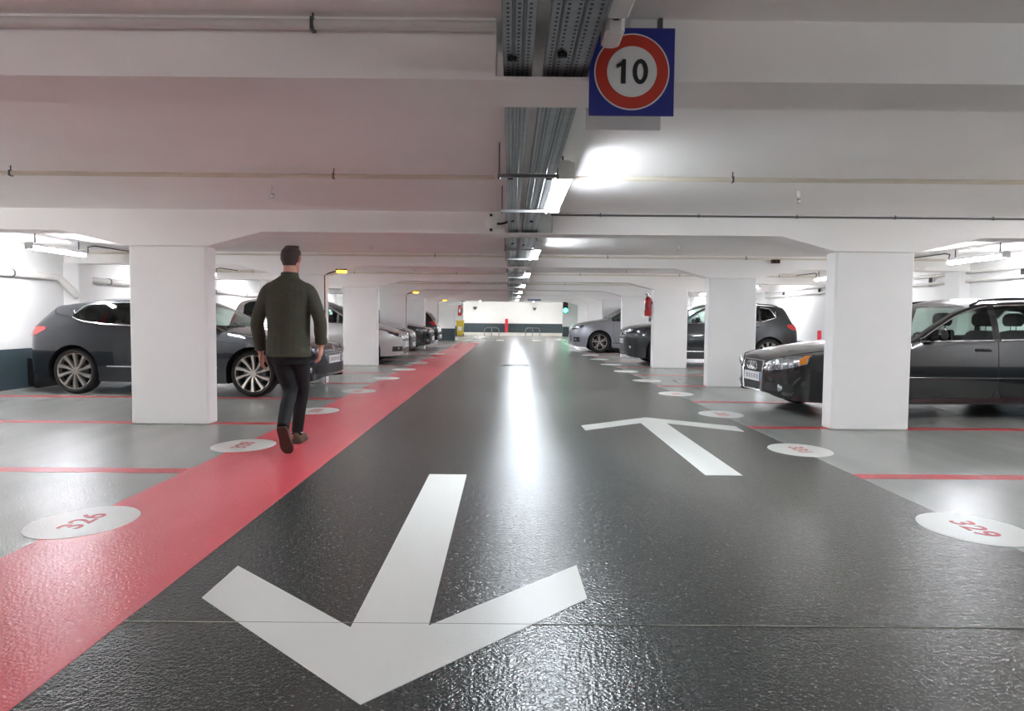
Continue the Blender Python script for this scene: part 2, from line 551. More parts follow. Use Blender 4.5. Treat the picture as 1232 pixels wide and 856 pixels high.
def car(sp):
    L, Wd = sp['L'], sp['W']
    hw = Wd / 2
    root = empty(sp['name'], sp['loc'], sp['rz'], sp['label'], sp.get('cat', 'car'))
    paint = sp['paint']
    top, belt = curve(sp['top']), curve(sp['belt'])
    plan = curve([(0, .36 * hw), (.012, .46 * hw), (.04, .58 * hw), (.10, .71 * hw), (.2, .82 * hw), (.34, .90 * hw), (.6, .965 * hw), (1.0, hw), (L - .9, hw), (L - .45, .955 * hw), (L - .2, .89 * hw), (L - .08, .81 * hw), (L - .02, .70 * hw), (L, .60 * hw)])
    crown = curve(sp.get('crown', [(0, .02), (.1, .035), (.35, .07), (1.2, .075), (2.0, .07), (L - .8, .07), (L - .2, .05), (L, .02)]))
    sill = curve(sp.get('sill', [(0, .27), (.08, .22), (.3, .19), (sp['fa'], .18), (sp['ra'], .19), (L - .3, .24), (L, .32)]))
    ra = sp['wr'] + .045
    zc = sp['wr']
    arches = [sp['fa'], sp['ra']]
    wins = sp['windows']
    wtop = lin(sp['wtop'])
    wbot = lin(sp['wbot'])
    tumble = sp.get('tumble', .36)
    def bottom(u):
        z = sill(u)
        for a in arches:
            dx = abs(u - a)
            if dx < ra:
                z = max(z, zc + math.sqrt(max(ra * ra - dx * dx, 0)))
        return z
    # columns
    us = set()
    must = [0, L]
    for a in arches:
        for k in range(0, 15):
            must.append(a + ra * math.cos(PI * k / 14))
    for w0, w1 in wins:
        must += [w0, w1]
    must += [sp['ws'][0], sp['ws'][1], sp['rs'][0], sp['rs'][1]]
    for e in (.006, .015, .03, .05, .08, .12, .17, .23, .3):
        must += [e, L - e]
    must = sorted(set(round(m, 4) for m in must if 0 <= m <= L))
    cols = [must[0]]
    for m in must[1:]:
        if m - cols[-1] > .0045:
            cols.append(m)
    full = []
    for a, b in zip(cols[:-1], cols[1:]):
        n = max(1, int(math.ceil((b - a) / .055)))
        full += [a + (b - a) * i / n for i in range(n)]
    cols = full + [cols[-1]]
    cols[-1] = L
    zm = sp.get('zm', .55)
    def vside(u, z):
        w = plan(u)
        if z < zm:
            return w * (1 - .055 * ((zm - z) / zm) ** 1.6)
        return w * (1 - .055 * ((z - zm) / .45) ** 2)
    NL = 7
    fr_low = [0, .12, .3, .5, .7, .88, 1]
    fr_top = [.985, .93, .66, .33, 0]
    grid = []
    info = []
    for u in cols:
        tp, cr = top(u), crown(u)
        zr = tp - cr
        zs = min(belt(u), zr)
        zb = min(bottom(u), zs - .01)
        row = []
        for f in fr_low:
            z = zb + (zs - zb) * f
            row.append((vside(u, z), z))
        vs = row[-1][0]
        h = max(zr - zs, 0)
        vr = vs - .012 - h * tumble
        def gh(z):
            if h < 1e-4:
                return vs
            t = min(max((z - zs) / h, 0), 1)
            return vs + (vr - vs) * t + .022 * math.sin(PI * t) * min(1, h / .3)
        zt = min(wtop(u), zr - .035)
        zwb = max(wbot(u), zs + .004)
        isw = zt - zwb > .012
        if not isw:
            zwb, zt = zs + h * .33, zs + h * .66
        row += [(gh(zwb), zwb), (gh((zwb + zt) / 2), (zwb + zt) / 2), (gh(zt), zt), (vr, zr)]
        for f in fr_top:
            row.append((vr * f, tp - cr * f ** 2.3))
        grid.append(row)
        info.append((u, isw, zwb, zt))
    nr = len(grid[0])
    RB, RW0, RW1, RR = NL - 1, NL, NL + 2, NL + 3         # belt, window rows, rail
    RG = NL + 5                                            # windscreen edge row (f = .93)
    def P(i, j, s):
        v, z = grid[i][j]
        return (L / 2 - cols[i], s * v, z)
    body, wsm, rsm = MB(), MB(), MB()
    sidew = {}
    def infl(u, rng):
        return rng[0] - 1e-4 <= u <= rng[1] + 1e-4
    for s in (1, -1):
        for i in range(len(cols) - 1):
            ua, ub = cols[i], cols[i + 1]
            for j in range(nr - 1):
                q = [P(i, j, s), P(i + 1, j, s), P(i + 1, j + 1, s), P(i, j + 1, s)]
                tgt = body
                if RW0 <= j < RW1:
                    for k, wr_ in enumerate(wins):
                        if infl(ua, wr_) and infl(ub, wr_) and (info[i][1] or info[i + 1][1]):
                            tgt = sidew.setdefault((k, s), MB())
                elif j >= RG:
                    if infl(ua, sp['ws']) and infl(ub, sp['ws']):
                        tgt = wsm
                    elif infl(ua, sp['rs']) and infl(ub, sp['rs']):
                        tgt = rsm
                tgt.add(q, [(0, 1, 2, 3) if s > 0 else (3, 2, 1, 0)])
    for i in (0, len(cols) - 1):
        ring = [P(i, j, 1) for j in range(nr)] + [P(i, j, -1) for j in reversed(range(nr - 1))]
        body.add(ring, [tuple(range(len(ring)))])
    def weld(mb, name, m, parent, ang):
        me = bpy.data.meshes.new(name)
        me.from_pydata(mb.v, [], mb.f)
        bm = bmesh.new()
        bm.from_mesh(me)
        bmesh.ops.remove_doubles(bm, verts=bm.verts, dist=.0006)
        bmesh.ops.recalc_face_normals(bm, faces=bm.faces)
        bm.to_mesh(me)
        bvh = BVHTree.FromBMesh(bm)
        bm.free()
        me.materials.append(m)
        me.polygons.foreach_set('use_smooth', [True] * len(me.polygons))
        me.set_sharp_from_angle(angle=R(ang))
        o = bpy.data.objects.new(name, me)
        COL.objects.link(o)
        o.parent = parent
        return o, bvh
    bo, _ = weld(body, 'body', paint, root, 32)
    gl = sp.get('glass', GLASS)
    allm = MB()
    for mb in [body, wsm, rsm] + list(sidew.values()):
        allm.add(mb.v, mb.f)
    tb = bmesh.new()
    tme = bpy.data.meshes.new('tmp')
    tme.from_pydata(allm.v, [], allm.f)
    tb.from_mesh(tme)
    bmesh.ops.remove_doubles(tb, verts=tb.verts, dist=.0006)
    bmesh.ops.recalc_face_normals(tb, faces=tb.faces)
    bvh = BVHTree.FromBMesh(tb)
    tb.free()
    bpy.data.meshes.remove(tme)
    weld(wsm, 'windscreen', gl, root, 60)
    weld(rsm, 'rear_window', sp.get('rearglass', GLASSD), root, 60)
    trim = sp.get('trim', BLACK)
    for (k, s), mb in sidew.items():
        wo, _ = weld(mb, 'side_window', gl if k in sp.get('clear', (0, 1, 2, 3)) else GLASSD, root, 60)
        rng = [i for i, u in enumerate(cols) if infl(u, wins[k])]
        rng = [i for n_, i in enumerate(rng) if info[i][1] or (n_ + 1 < len(rng) and info[rng[n_ + 1]][1]) or (n_ > 0 and info[rng[n_ - 1]][1])]
        off = Vector((0, s * .004, 0))
        lo = [Vector(P(i, RW0, s)) + off for i in rng]
        hi = [Vector(P(i, RW1, s)) + off for i in reversed(rng)]
        if len(lo) > 2:
            if trim is CHROME:
                MB().tube(lo, .011, 6).build('window_trim', trim, wo, 60)
                MB().tube(hi, .009, 6).build('window_trim', trim, wo, 60)
            else:
                MB().tube(lo + hi, .010, 6, closed=True).build('window_trim', trim, wo, 60)

    # helpers that lay things on the skin
    def hitf(v, z, rear=False):
        d = 1 if rear else -1
        p = bvh.ray_cast(Vector((-d * (L / 2 + 1), v, z)), Vector((d, 0, 0)))
        if p[0] is None:
            q = bvh.find_nearest(Vector((-d * (L / 2 - .1), v, z)))
            return q[0], q[1]
        return p[0], p[1] * (1 if p[1].x * d < 0 else -1)
    def hits(u, z, s):
        p = bvh.ray_cast(Vector((L / 2 - u, s * 3, z)), Vector((0, -s, 0)))
        if p[0] is None:
            q = bvh.find_nearest(Vector((L / 2 - u, s * hw, z)))
            return q[0], Vector((0, s, 0))
        return p[0], p[1] * (1 if p[1].y * s > 0 else -1)
    def hitt(u, v):
        p = bvh.ray_cast(Vector((L / 2 - u, v, 4)), Vector((0, 0, -1)))
        return p[0], p[1] * (1 if p[1].z > 0 else -1)
    def patch(name, m, vs, zt, zb, parent=root, mode='F', s=1, nu=14, nv=4, off=.006, thick=.012):
        """panel over the skin between an upper and a lower outline; vs across, zt and zb heights"""
        ft, fb = lin(list(zip(vs, zt))), lin(list(zip(vs, zb)))
        mb = MB()
        G = []
        for a in range(nu + 1):
            v = vs[0] + (vs[-1] - vs[0]) * a / nu
            t_, b_ = ft(v), fb(v)
            colm = []
            for c in range(nv + 1):
                z = b_ + (t_ - b_) * c / nv
                if mode == 'F':
                    p, n = hitf(s * v, z)
                elif mode == 'R':
                    p, n = hitf(s * v, z, True)
                else:
                    p, n = hits(v, z, s)
                colm.append((p + n * off, p - n * thick))
            G.append(colm)
        n1 = nv + 1
        outer = [c[0] for col in G for c in col]
        inner = [c[1] for col in G for c in col]
        N = len(outer)
        fs = []
        for a in range(nu):
            for c in range(nv):
                q = (a * n1 + c, (a + 1) * n1 + c, (a + 1) * n1 + c + 1, a * n1 + c + 1)
                fs += [q, tuple(N + i for i in reversed(q))]
        ring = [a * n1 for a in range(nu + 1)] + [nu * n1 + c for c in range(1, n1)] + [a * n1 + nv for a in reversed(range(nu))] + [c for c in reversed(range(1, nv))]
        for a, b in zip(ring, ring[1:] + ring[:1]):
            fs.append((a, b, N + b, N + a))
        mb.add(outer + inner, fs)
        return mb.build(name, m, parent, 45)
    def seam(pts, r=.004, name='panel_gap', m=BLACK, parent=None, closed=False):
        return MB().tube(pts, r, 5, closed=closed).build(name, m, parent or bo, 60)
    def seam_side(uz, s, r=.0045):
        pts = []
        for (a, b) in zip(uz[:-1], uz[1:]):
            n = 8
            for k in range(n):
                u, z = a[0] + (b[0] - a[0]) * k / n, a[1] + (b[1] - a[1]) * k / n
                pts.append(hits(u, z, s)[0])
        pts.append(hits(uz[-1][0], uz[-1][1], s)[0])
        seam(pts, r)

    # underbody, wheel wells
    ub = MB()
    ub.box(-(L / 2 - .25), L / 2 - .25, -hw * .55, hw * .55, .2, .32)
    ub.box(L / 2 - sp['ra'] + ra, L / 2 - sp['fa'] - ra, -hw * .94, hw * .94, .19, .3)
    ub.build('underbody', WELL, root)
    for a in arches:
        for s in (1, -1):
            w = MB()
            x = L / 2 - a
            arc = [(x + (ra + .003) * math.cos(t), zc + (ra + .003) * math.sin(t)) for t in [PI * (k / 16 * 1.25 - .125) for k in range(17)]]
            yo, yi = s * vside(a, zc + ra) * .995, s * hw * .58
            w.add([(p[0], yo, p[1]) for p in arc] + [(p[0], yi, p[1]) for p in arc], [(k, k + 1, 17 + k + 1, 17 + k) for k in range(16)] + [tuple(range(17, 34))])
            w.build('wheel_well', WELL, root)
            wd = .215
            make_wheel(root, x, s * (vside(a, zc) - wd / 2 - .012), sp['wr'], wd, sp['rim'], sp.get('spokes', 5), sp.get('wstyle', 'plain'), s, sp.get('rimmat', SILV))
    # interior
    cab0, cab1 = sp['cabin']
    zf = .30
    MB().box(L / 2 - cab1 - .5, L / 2 - cab0, -hw * .82, hw * .82, zf - .02, zf).build('cabin_floor', INTER, root)
    db = MB()
    zd = belt(cab0) - .0
    db.loft([[(L / 2 - cab0 + .28, y, zd - .05), (L / 2 - cab0 - .1, y, zd - .02), (L / 2 - cab0 - .28, y, zd - .12), (L / 2 - cab0 - .22, y, .45), (L / 2 - cab0 + .2, y, .4)] for y in (-hw * .84, hw * .84)])
    db.build('dashboard', INTER, root)
    hh = sp['H']
    def seat(u, y, w, rear=False):
        x = L / 2 - u
        b = MB()
        zb_ = hh - .58
        b.loft([[(x + .5, y - w, .42), (x + .5, y + w, .42), (x, y + w, .40), (x, y - w, .40)], [(x + .5, y - w * .9, .56), (x + .5, y + w * .9, .56), (x + .02, y + w * .9, .52), (x + .02, y - w * .9, .52)]])
        rows = []
        for t, ww in ((0, .95), (.3, 1), (.75, .95), (.95, .75), (1, .5)):
            z = .5 + (zb_ + .17 - .5) * t
            xx = x + .02 - .2 * t
            rows.append([(xx + .06, y - w * ww, z), (xx + .085, y, z), (xx + .06, y + w * ww, z), (xx - .08, y + w * ww * .9, z), (xx - .08, y - w * ww * .9, z)])
        b.loft(rows)
        o = b.build('seat', INTER, root, 50)
        for yy in ([y] if not rear else [y - .36, y + .36]):
            h = MB()
            hz = zb_ + .20
            hx = x - .19
            h.loft([[(hx + dx * k, yy + dy * k2, hz + z) for dx, dy in ((.04, -.07), (.055, -.12), (.055, .12), (.04, .07), (-.05, .11), (-.05, -.11)) for k2 in (kk,)] for z, kk, k in ((.02, .8, .8), (.06, 1.08, 1), (.13, 1.08, 1), (.17, .9, .8), (.19, .5, .5))])
            h.build('headrest', INTER, o, 60)
            for d in (-.05, .05):
                MB().cyl((hx, yy + d, hz - .06), (hx, yy + d, hz + .05), .006, 6).build('headrest_post', GALVD, o)
    sx = cab0 + sp.get('seat', 1.1)
    seat(sx, hw * .42, .23)
    seat(sx, -hw * .42, .23)
    seat(min(sx + .95, cab1 - .1), 0, hw * .72, True)
    st = MB()
    cx, cy, cz = L / 2 - cab0 - .42, hw * .42, zd - .06
    st.tube([(cx + .17 * math.sin(a) * .35, cy + .18 * math.cos(a), cz + .17 * math.sin(a)) for a in [2 * PI * k / 20 for k in range(20)]], .014, 6, closed=True)
    st.cyl((cx, cy - .17, cz), (cx, cy + .17, cz), .018, 6)
    st.cyl((cx, cy, cz), (cx + .25, cy, cz - .1), .03, 8)
    st.build('steering_wheel', BLACK, root, 60)
    # mirrors
    for s in (1, -1):
        u = sp['mirror']
        z = belt(u) + .035
        p, n = hits(u, z, s)
        m = MB()
        m.tube([p + Vector((-.05, s * .09, .05)), p + Vector((-.03, s * .16, .06)), p + Vector((-.02, s * .2, .055))], [(.03, .05), (.06, .075), (.035, .05)], 10)
        mo = m.build('mirror', sp.get('mirrormat', paint), root, 60)
        MB().tube([p, p + Vector((-.03, s * .1, .03))], .022, 8).build('mirror_arm', BLACK, mo)
        MB().box(p.x - .085, p.x - .075, *sorted((p.y + s * .10, p.y + s * .2)), p.z + .0, p.z + .11).build('mirror_glass', GLASSD, mo)
    # doors: gaps and handles
    for s in (1, -1):
        for uz in sp['seams']:
            seam_side(uz, s)
        for (u, z) in sp['handles']:
            p, n = hits(u, z, s)
            h = MB()
            h.tube([p + Vector((.09, 0, 0)), p + Vector((.07, s * .03, .004)), p + Vector((-.07, s * .03, .004)), p + Vector((-.09, 0, 0))], [(.010, .014)] * 4, 8)
            h.build('door_handle', sp.get('handlemat', paint), root, 60)
        if 'moulding' in sp:
            u0, u1, z, mm = sp['moulding']
            pts = [hits(u0 + (u1 - u0) * k / 16, z, s)[0] + Vector((0, s * .003, 0)) for k in range(17)]
            MB().tube(pts, [(.006, .010)] * 17, 6).build('side_moulding', mm, root, 60)
    # bonnet gaps
    for s in (1, -1):
        pts = []
        for k in range(11):
            u = sp['hood'][0] + (sp['hood'][1] - sp['hood'][0]) * k / 10
            i = min(range(len(cols)), key=lambda q: abs(cols[q] - u))
            p, n = hitt(u, s * grid[i][RR][0] * (.80 + .12 * k / 10))
            pts.append(p)
        seam(pts, .004)
    # wipers
    uw = sp['ws'][0]
    for y0, y1 in ((.35, -.2), (-.15, -.6)):
        pts = [hitt(uw + .02 + .05 * k / 5, (y0 + (y1 - y0) * k / 5) * hw / .9)[0] + Vector((0, 0, .012)) for k in range(6)]
        seam(pts, .008, 'wiper', BLACK, root)
    # roof antenna
    ua = sp.get('antenna', None)
    if ua:
        p, n = hitt(ua, 0)
        MB().loft([[p + Vector((.05, -.02, -.01)), p + Vector((.05, .02, -.01)), p + Vector((-.07, .02, -.01)), p + Vector((-.07, -.02, -.01))],
                   [p + Vector((-.06, -.004, .06)), p + Vector((-.06, .004, .06)), p + Vector((-.10, .004, .065)), p + Vector((-.10, -.004, .065))]]).build('antenna', BLACK, root)
    if sp.get('whip'):
        p, n = hitt(sp['whip'], 0)
        MB().tube([p, p + Vector((-.22, 0, .26))], [.008, .004], 6).build('antenna', BLACK, root)
    # roof rails
    if sp.get('rails'):
        for s in (1, -1):
            pts = []
            for k in range(15):
                u = sp['rails'][0] + (sp['rails'][1] - sp['rails'][0]) * k / 14
                i = min(range(len(cols)), key=lambda q: abs(cols[q] - u))
                pts.append(Vector(P(i, RR, s)) + Vector((0, -s * .03, .012 + (.028 if 0 < k < 14 else 0))))
            MB().tube(pts, .014, 8).build('roof_rail', sp.get('railmat', BLACK), root, 60)
    # headlights, grille, plate
    for s in (1, -1):
        vs, zt, zb_ = sp['headlight']
        h = patch('headlight', sp.get('lens', LENSD), vs, zt, zb_, s=s, nu=20, nv=5)
        seam([hitf(s * v, z)[0] + hitf(s * v, z)[1] * .006 for v, z in list(zip(vs, zt)) + list(zip(vs, zb_))[::-1]], .004, 'lens_edge', BLACK, h, True)
        mid = [(a + b) / 2 for a, b in zip(zt, zb_)]
        n_ = len(vs)
        for fr in sp.get('lamps', (.3, .62)):
            v = vs[0] + (vs[-1] - vs[0]) * fr
            z = float(np.interp(v, vs, mid))
            hh_ = float(np.interp(v, vs, zt)) - float(np.interp(v, vs, zb_))
            p, nn = hitf(s * v, z)
            MB().lathe([(.0, .004), (hh_ * .30, .003), (hh_ * .40, -.004), (hh_ * .42, -.02)], 16, 'X', p + nn * .006).build('reflector', CHROME if fr < .5 else LENSD, h, 50)
        if 'amber' in sp:
            f0 = vs[0] + (vs[-1] - vs[0]) * sp['amber']
            va = [f0, vs[-1] - .004]
            patch('indicator', LENSA, va, [float(np.interp(v, vs, zt)) - .008 for v in va], [float(np.interp(v, vs, zb_)) + .008 for v in va], h, s=s, nu=4, nv=3, off=.009)
        for (v0, v1, z0, z1, mm, nm) in sp.get('front_side', ()):
            o = patch(nm, mm, [v0, v1], [z1, z1], [z0, z0], s=s, nu=6, nv=2, off=.004)
        for (v, z, rr) in sp.get('fogs', ()):
            p, nn = hitf(s * v, z)
            MB().lathe([(.0, .016), (rr * .7, .015), (rr, .008), (rr, -.02)], 16, 'X', p).build('fog_lamp', LENSC, root, 40)
        # tail lights
        vs, zt, zb_ = sp['tail']
        patch('tail_light', LENSR, vs, zt, zb_, mode='R', s=s, nu=10, nv=4)
        if 'tail_side' in sp:
            us_, zt2, zb2 = sp['tail_side']
            patch('tail_light', LENSR, us_, zt2, zb2, mode='S', s=s, nu=6, nv=4)
    for (v, z0, z1, vtop, mm, nm) in sp['grille']:
        n_ = 9
        vs = [-v + 2 * v * k / (n_ - 1) for k in range(n_)]
        patch(nm, mm, vs, [z1 - (z1 - z0) * .06 * abs(q / v) ** 3 for q in vs], [z0 + (z1 - z0) * .1 * abs(q / v) ** 3 for q in vs], nu=16, nv=6, off=.003)
    for bars in sp.get('bars', ()):
        v, z0, z1, n_, mm, rr = bars
        for k in range(n_):
            z = z0 + (z1 - z0) * k / max(1, n_ - 1)
            seam([hitf(-v + 2 * v * q / 12, z)[0] + Vector((.008, 0, 0)) for q in range(13)], rr, 'grille_bar', mm, root)
    for ol in sp.get('outline', ()):
        pts, rr, mm = ol
        seam([hitf(v, z)[0] + Vector((.009, 0, 0)) for v, z in pts], rr, 'grille_frame', mm, root, True)
    pz, pv = sp['plate']
    p, n = hitf(0, pz)
    xmax = max(hitf(q, z)[0].x for q in (-.24, 0, .24) for z in (pz - .05, pz, pz + .05)) + .010
    if sp.get('show_plate', True):
        pl = MB().box(xmax - .02, xmax, -.26, .26, pz - .055, pz + .055).build('number_plate', PLATE, root)
        MB().box(xmax - .004, xmax + .002, .225, .258, pz - .05, pz + .05).build('blue_band', PLBLUE, pl)
        for k in range(5):
            MB().box(xmax - .004, xmax + .0015, -.19 + k * .08, -.14 + k * .08, pz - .028, pz + .028).build('faded_character', PLGREY, pl)
    rz_ = sp.get('rplate', .72)
    xmin = min(hitf(q, rz_, True)[0].x for q in (-.24, 0, .24)) - .01
    MB().box(xmin, xmin + .02, -.26, .26, rz_ - .055, rz_ + .055).build('rear_plate', PLATE, root)
    em = sp.get('emblem')
    if em:
        kind, z, rr = em
        x = hitf(0, z)[0].x + .016
        if kind == 'rings':
            for k in range(4):
                c = (k - 1.5) * rr * 1.35
                seam([(x, c + rr * math.cos(a), z + rr * math.sin(a)) for a in [2 * PI * q / 20 for q in range(20)]], .009, 'emblem_ring', CHROME, root, True)
        elif kind == 'vw':
            seam([(x, rr * math.cos(a), z + rr * math.sin(a)) for a in [2 * PI * q / 24 for q in range(24)]], .009, 'emblem_ring', CHROME, root, True)
            seam([(x, -.3 * rr, z + .85 * rr), (x, 0, z + .1 * rr), (x, .3 * rr, z + .85 * rr)], .007, 'emblem_letter', CHROME, root)
            seam([(x, -.8 * rr, z + .4 * rr), (x, -.35 * rr, z - .75 * rr), (x, 0, z - .05 * rr), (x, .35 * rr, z - .75 * rr), (x, .8 * rr, z + .4 * rr)], .007, 'emblem_letter', CHROME, root)
        elif kind == 'oval':
            seam([(x, rr * 1.5 * math.cos(a), z + rr * math.sin(a)) for a in [2 * PI * q / 24 for q in range(24)]], .009, 'emblem_ring', CHROME, root, True)
            seam([(x, .5 * rr * math.cos(a), z + rr * math.sin(a)) for a in [2 * PI * q / 24 for q in range(24)]], .006, 'emblem_ring', CHROME, root, True)
        else:
            MB().lathe([(.0, .008), (rr, .006), (rr, -.01)], 20, 'X', (x - .006, 0, z)).build('emblem', CHROME, root, 40)
    return root

def paint(name, rgb, metal=.55, rough=.28):
    return mat(name, rgb, rough, metal, var=.03, scale=40, coat=1)

def base_spec(**k):
    d = dict(windows=[], clear=(0, 1), mirror=1.6, handles=[], seams=[], hood=(.25, 1.15), lamps=(.3, .62))
    d.update(k)
    return d

# dark grey hatchback beside the second pillar gap
car(base_spec(
    name='hatchback_car', label='dark grey two door hatchback with silver many-spoked wheels by the first pillar', loc=(-4.73, 10.79, 0), rz=R(-4.5),
    L=4.256, W=1.81, H=1.40, fa=.87, ra=3.45, wr=.325, rim=.25, spokes=10, wstyle='turbine', paint=paint('graphite_paint', (37, 40, 45), .5, .26),
    top=[(0, .52), (.015, .62), (.07, .70), (.25, .775), (.6, .86), (1.0, .925), (1.25, .965), (1.6, 1.15), (2.0, 1.335), (2.3, 1.395), (2.7, 1.40), (3.2, 1.37), (3.6, 1.325), (3.78, 1.29), (3.82, 1.25), (4.0, 1.09), (4.12, .985), (4.2, .87), (4.24, .72), (4.256, .58)],
    belt=[(0, .6), (.6, .80), (1.25, .90), (2.0, .93), (3.0, .965), (3.7, 1.0), (4.0, .97), (4.256, .8)],
    windows=[(1.38, 2.52), (2.60, 3.48)], ws=(1.27, 2.06), rs=(3.84, 4.10), cabin=(1.35, 3.6),
    wtop=[(1.3, 1.4), (3.1, 1.4), (3.2, 1.28), (3.36, 1.23), (3.48, 1.10)], wbot=[(1.3, .93), (2.5, .965), (3.0, .985), (3.3, 1.02), (3.44, 1.06), (3.48, 1.095)],
    trim=CHROME, mirror=1.62, handles=[(2.36, .80)], hood=(.2, 1.2), antenna=3.0,
    seams=[[(2.56, .98), (2.58, .5), (2.45, .27), (1.42, .27), (1.36, .5), (1.38, .90)]], moulding=(1.35, 2.95, .40, CHROME),
    headlight=([.42, .55, .7, .80], [.665, .69, .72, .735], [.575, .575, .59, .65]), grille=[(.55, .30, .45, 0, BLACK, 'lower_intake'), (.40, .575, .645, 0, BLACK, 'grille')], bars=[(.4, .59, .63, 2, CHROME, .004)],
    front_side=[(.60, .76, .32, .43, BLACK, 'side_intake')], fogs=[(.66, .37, .04)], plate=(.50, 0), emblem=('vw', .66, .05),
    tail=([.52, .65, .76], [.95, .96, .95], [.81, .80, .81]), tail_side=([3.90, 4.05, 4.20], [.945, .95, .92], [.91, .84, .80]), rplate=.62))

# black estate on the other side
car(base_spec(
    name='estate_car', label='black estate car with chrome trim and four ringed grille, partly behind a pillar', loc=(5.32, 8.98, 0), rz=R(182.5),
    L=4.586, W=1.80, H=1.43, fa=.92, ra=3.56, wr=.318, rim=.225, spokes=7, paint=paint('black_paint', (11, 11, 13), .2, .22),
    top=[(0, .50), (.012, .60), (.05, .67), (.2, .745), (.5, .815), (1.0, .885), (1.42, .945), (1.8, 1.15), (2.15, 1.33), (2.45, 1.405), (2.9, 1.425), (3.6, 1.405), (4.1, 1.35), (4.2, 1.31), (4.4, 1.0), (4.5, .9), (4.56, .72), (4.586, .56)],
    belt=[(0, .6), (.6, .76), (1.4, .872), (2.4, .895), (3.6, .925), (4.2, .94), (4.586, .75)],
    windows=[(1.52, 2.44), (2.52, 3.42), (3.50, 4.12)], ws=(1.46, 2.22), rs=(4.23, 4.39), cabin=(1.5, 3.9), clear=(0, 1, 2),
    wtop=[(1.4, 1.33), (3.6, 1.36), (4.0, 1.27), (4.12, 1.1)], wbot=[(1.4, .89), (2.5, .912), (3.6, .945), (4.12, 1.0)],
    trim=CHROME, mirror=1.72, handles=[(2.31, .80), (3.30, .83)], handlemat=paint('black_paint', (0, 0, 0)), hood=(.12, 1.4), rails=(2.25, 4.15), railmat=mat('dark_rail', (60, 60, 64), .25, .8),
    seams=[[(2.49, .90), (2.49, .42), (2.43, .25), (1.5, .25), (1.36, .5), (1.42, .86)], [(2.49, .42), (2.54, .26), (3.2, .26), (3.36, .55), (3.5, .7), (3.52, .93)], [(.38, .56), (.5, .50), (.56, .45)]],
    moulding=(1.4, 3.2, .48, paint('black_paint', (0, 0, 0))),
    headlight=([.37, .45, .6, .72, .80], [.635, .655, .685, .71, .725], [.53, .527, .545, .575, .625]), seat=.97, lens=LENSC, amber=.91, lamps=(.2, .45),
    grille=[(.30, .235, .625, 0, BLACK, 'grille'), (.6, .205, .235, 0, BLACK, 'lower_lip')], bars=[(.265, .53, .61, 6, mat('grille_grey', (70, 70, 72), .35, .6), .005), (.24, .27, .35, 5, mat('grille_grey', (0, 0, 0)), .005)],
    outline=[([(-.28, .63), (-.13, .634), (0, .635), (.13, .634), (.28, .63), (.305, .605), (.305, .5), (.265, .25), (.24, .235), (0, .232), (-.24, .235), (-.265, .25), (-.305, .5), (-.305, .605)], .011, CHROME)],
    front_side=[(.38, .72, .29, .385, BLACK, 'side_intake')], fogs=[(.60, .335, .042)], plate=(.435, 0), emblem=('rings', .565, .046),
    tail=([.55, .68, .78], [.95, .95, .93], [.78, .78, .8]), rplate=.68))

# grey compact SUV
car(base_spec(
    name='compact_suv', label='dark grey compact SUV seen behind two pillars beyond the black estate', loc=(4.96, 18.2, 0), rz=R(180),
    L=4.234, W=1.82, H=1.573, fa=.85, ra=3.44, wr=.345, rim=.25, spokes=10, paint=paint('slate_paint', (50, 53, 55), .5, .28),
    top=[(0, .62), (.012, .78), (.05, .88), (.2, .965), (.6, 1.03), (1.1, 1.095), (1.25, 1.12), (1.6, 1.32), (1.95, 1.49), (2.3, 1.56), (2.8, 1.573), (3.4, 1.545), (3.8, 1.50), (3.86, 1.45), (4.04, 1.12), (4.12, 1.02), (4.19, .85), (4.225, .7), (4.234, .6)],
    belt=[(0, .7), (.5, .93), (1.2, 1.02), (2.2, 1.03), (3.3, 1.07), (3.8, 1.12), (4.234, .9)],
    windows=[(1.36, 2.33), (2.41, 3.20), (3.25, 3.62)], ws=(1.28, 2.02), rs=(3.87, 4.02), cabin=(1.35, 3.5), tumble=.38,
    wtop=[(1.3, 1.5), (3.1, 1.47), (3.5, 1.40), (3.62, 1.2)], wbot=[(1.3, 1.04), (2.4, 1.055), (3.3, 1.10), (3.62, 1.19)],
    trim=CHROME, mirror=1.62, handles=[(2.2, .93), (3.1, .96)], hood=(.15, 1.2), rails=(2.1, 3.7),
    seams=[[(2.37, 1.03), (2.37, .5), (2.3, .32), (1.45, .32), (1.35, .6), (1.35, 1.0)], [(2.37, .5), (2.42, .32), (3.0, .32), (3.15, .7), (3.25, 1.05)]], moulding=(1.3, 2.98, .36, CHROME),
    headlight=([.40, .5, .68, .82], [.845, .86, .895, .92], [.765, .76, .79, .84]), grille=[(.42, .70, .845, 0, BLACK, 'grille'), (.62, .33, .50, 0, BLACK, 'lower_intake')], bars=[(.41, .72, .83, 3, CHROME, .006)],
    front_side=[(.56, .78, .56, .65, BLACK, 'side_intake')], fogs=[(.64, .44, .045)], plate=(.585, 0), emblem=('vw', .80, .07),
    tail=([.5, .66, .78], [1.03, 1.04, 1.02], [.88, .88, .9]), tail_side=([3.90, 4.02, 4.12], [1.03, 1.03, 1.0], [.97, .90, .88]), rplate=.75))

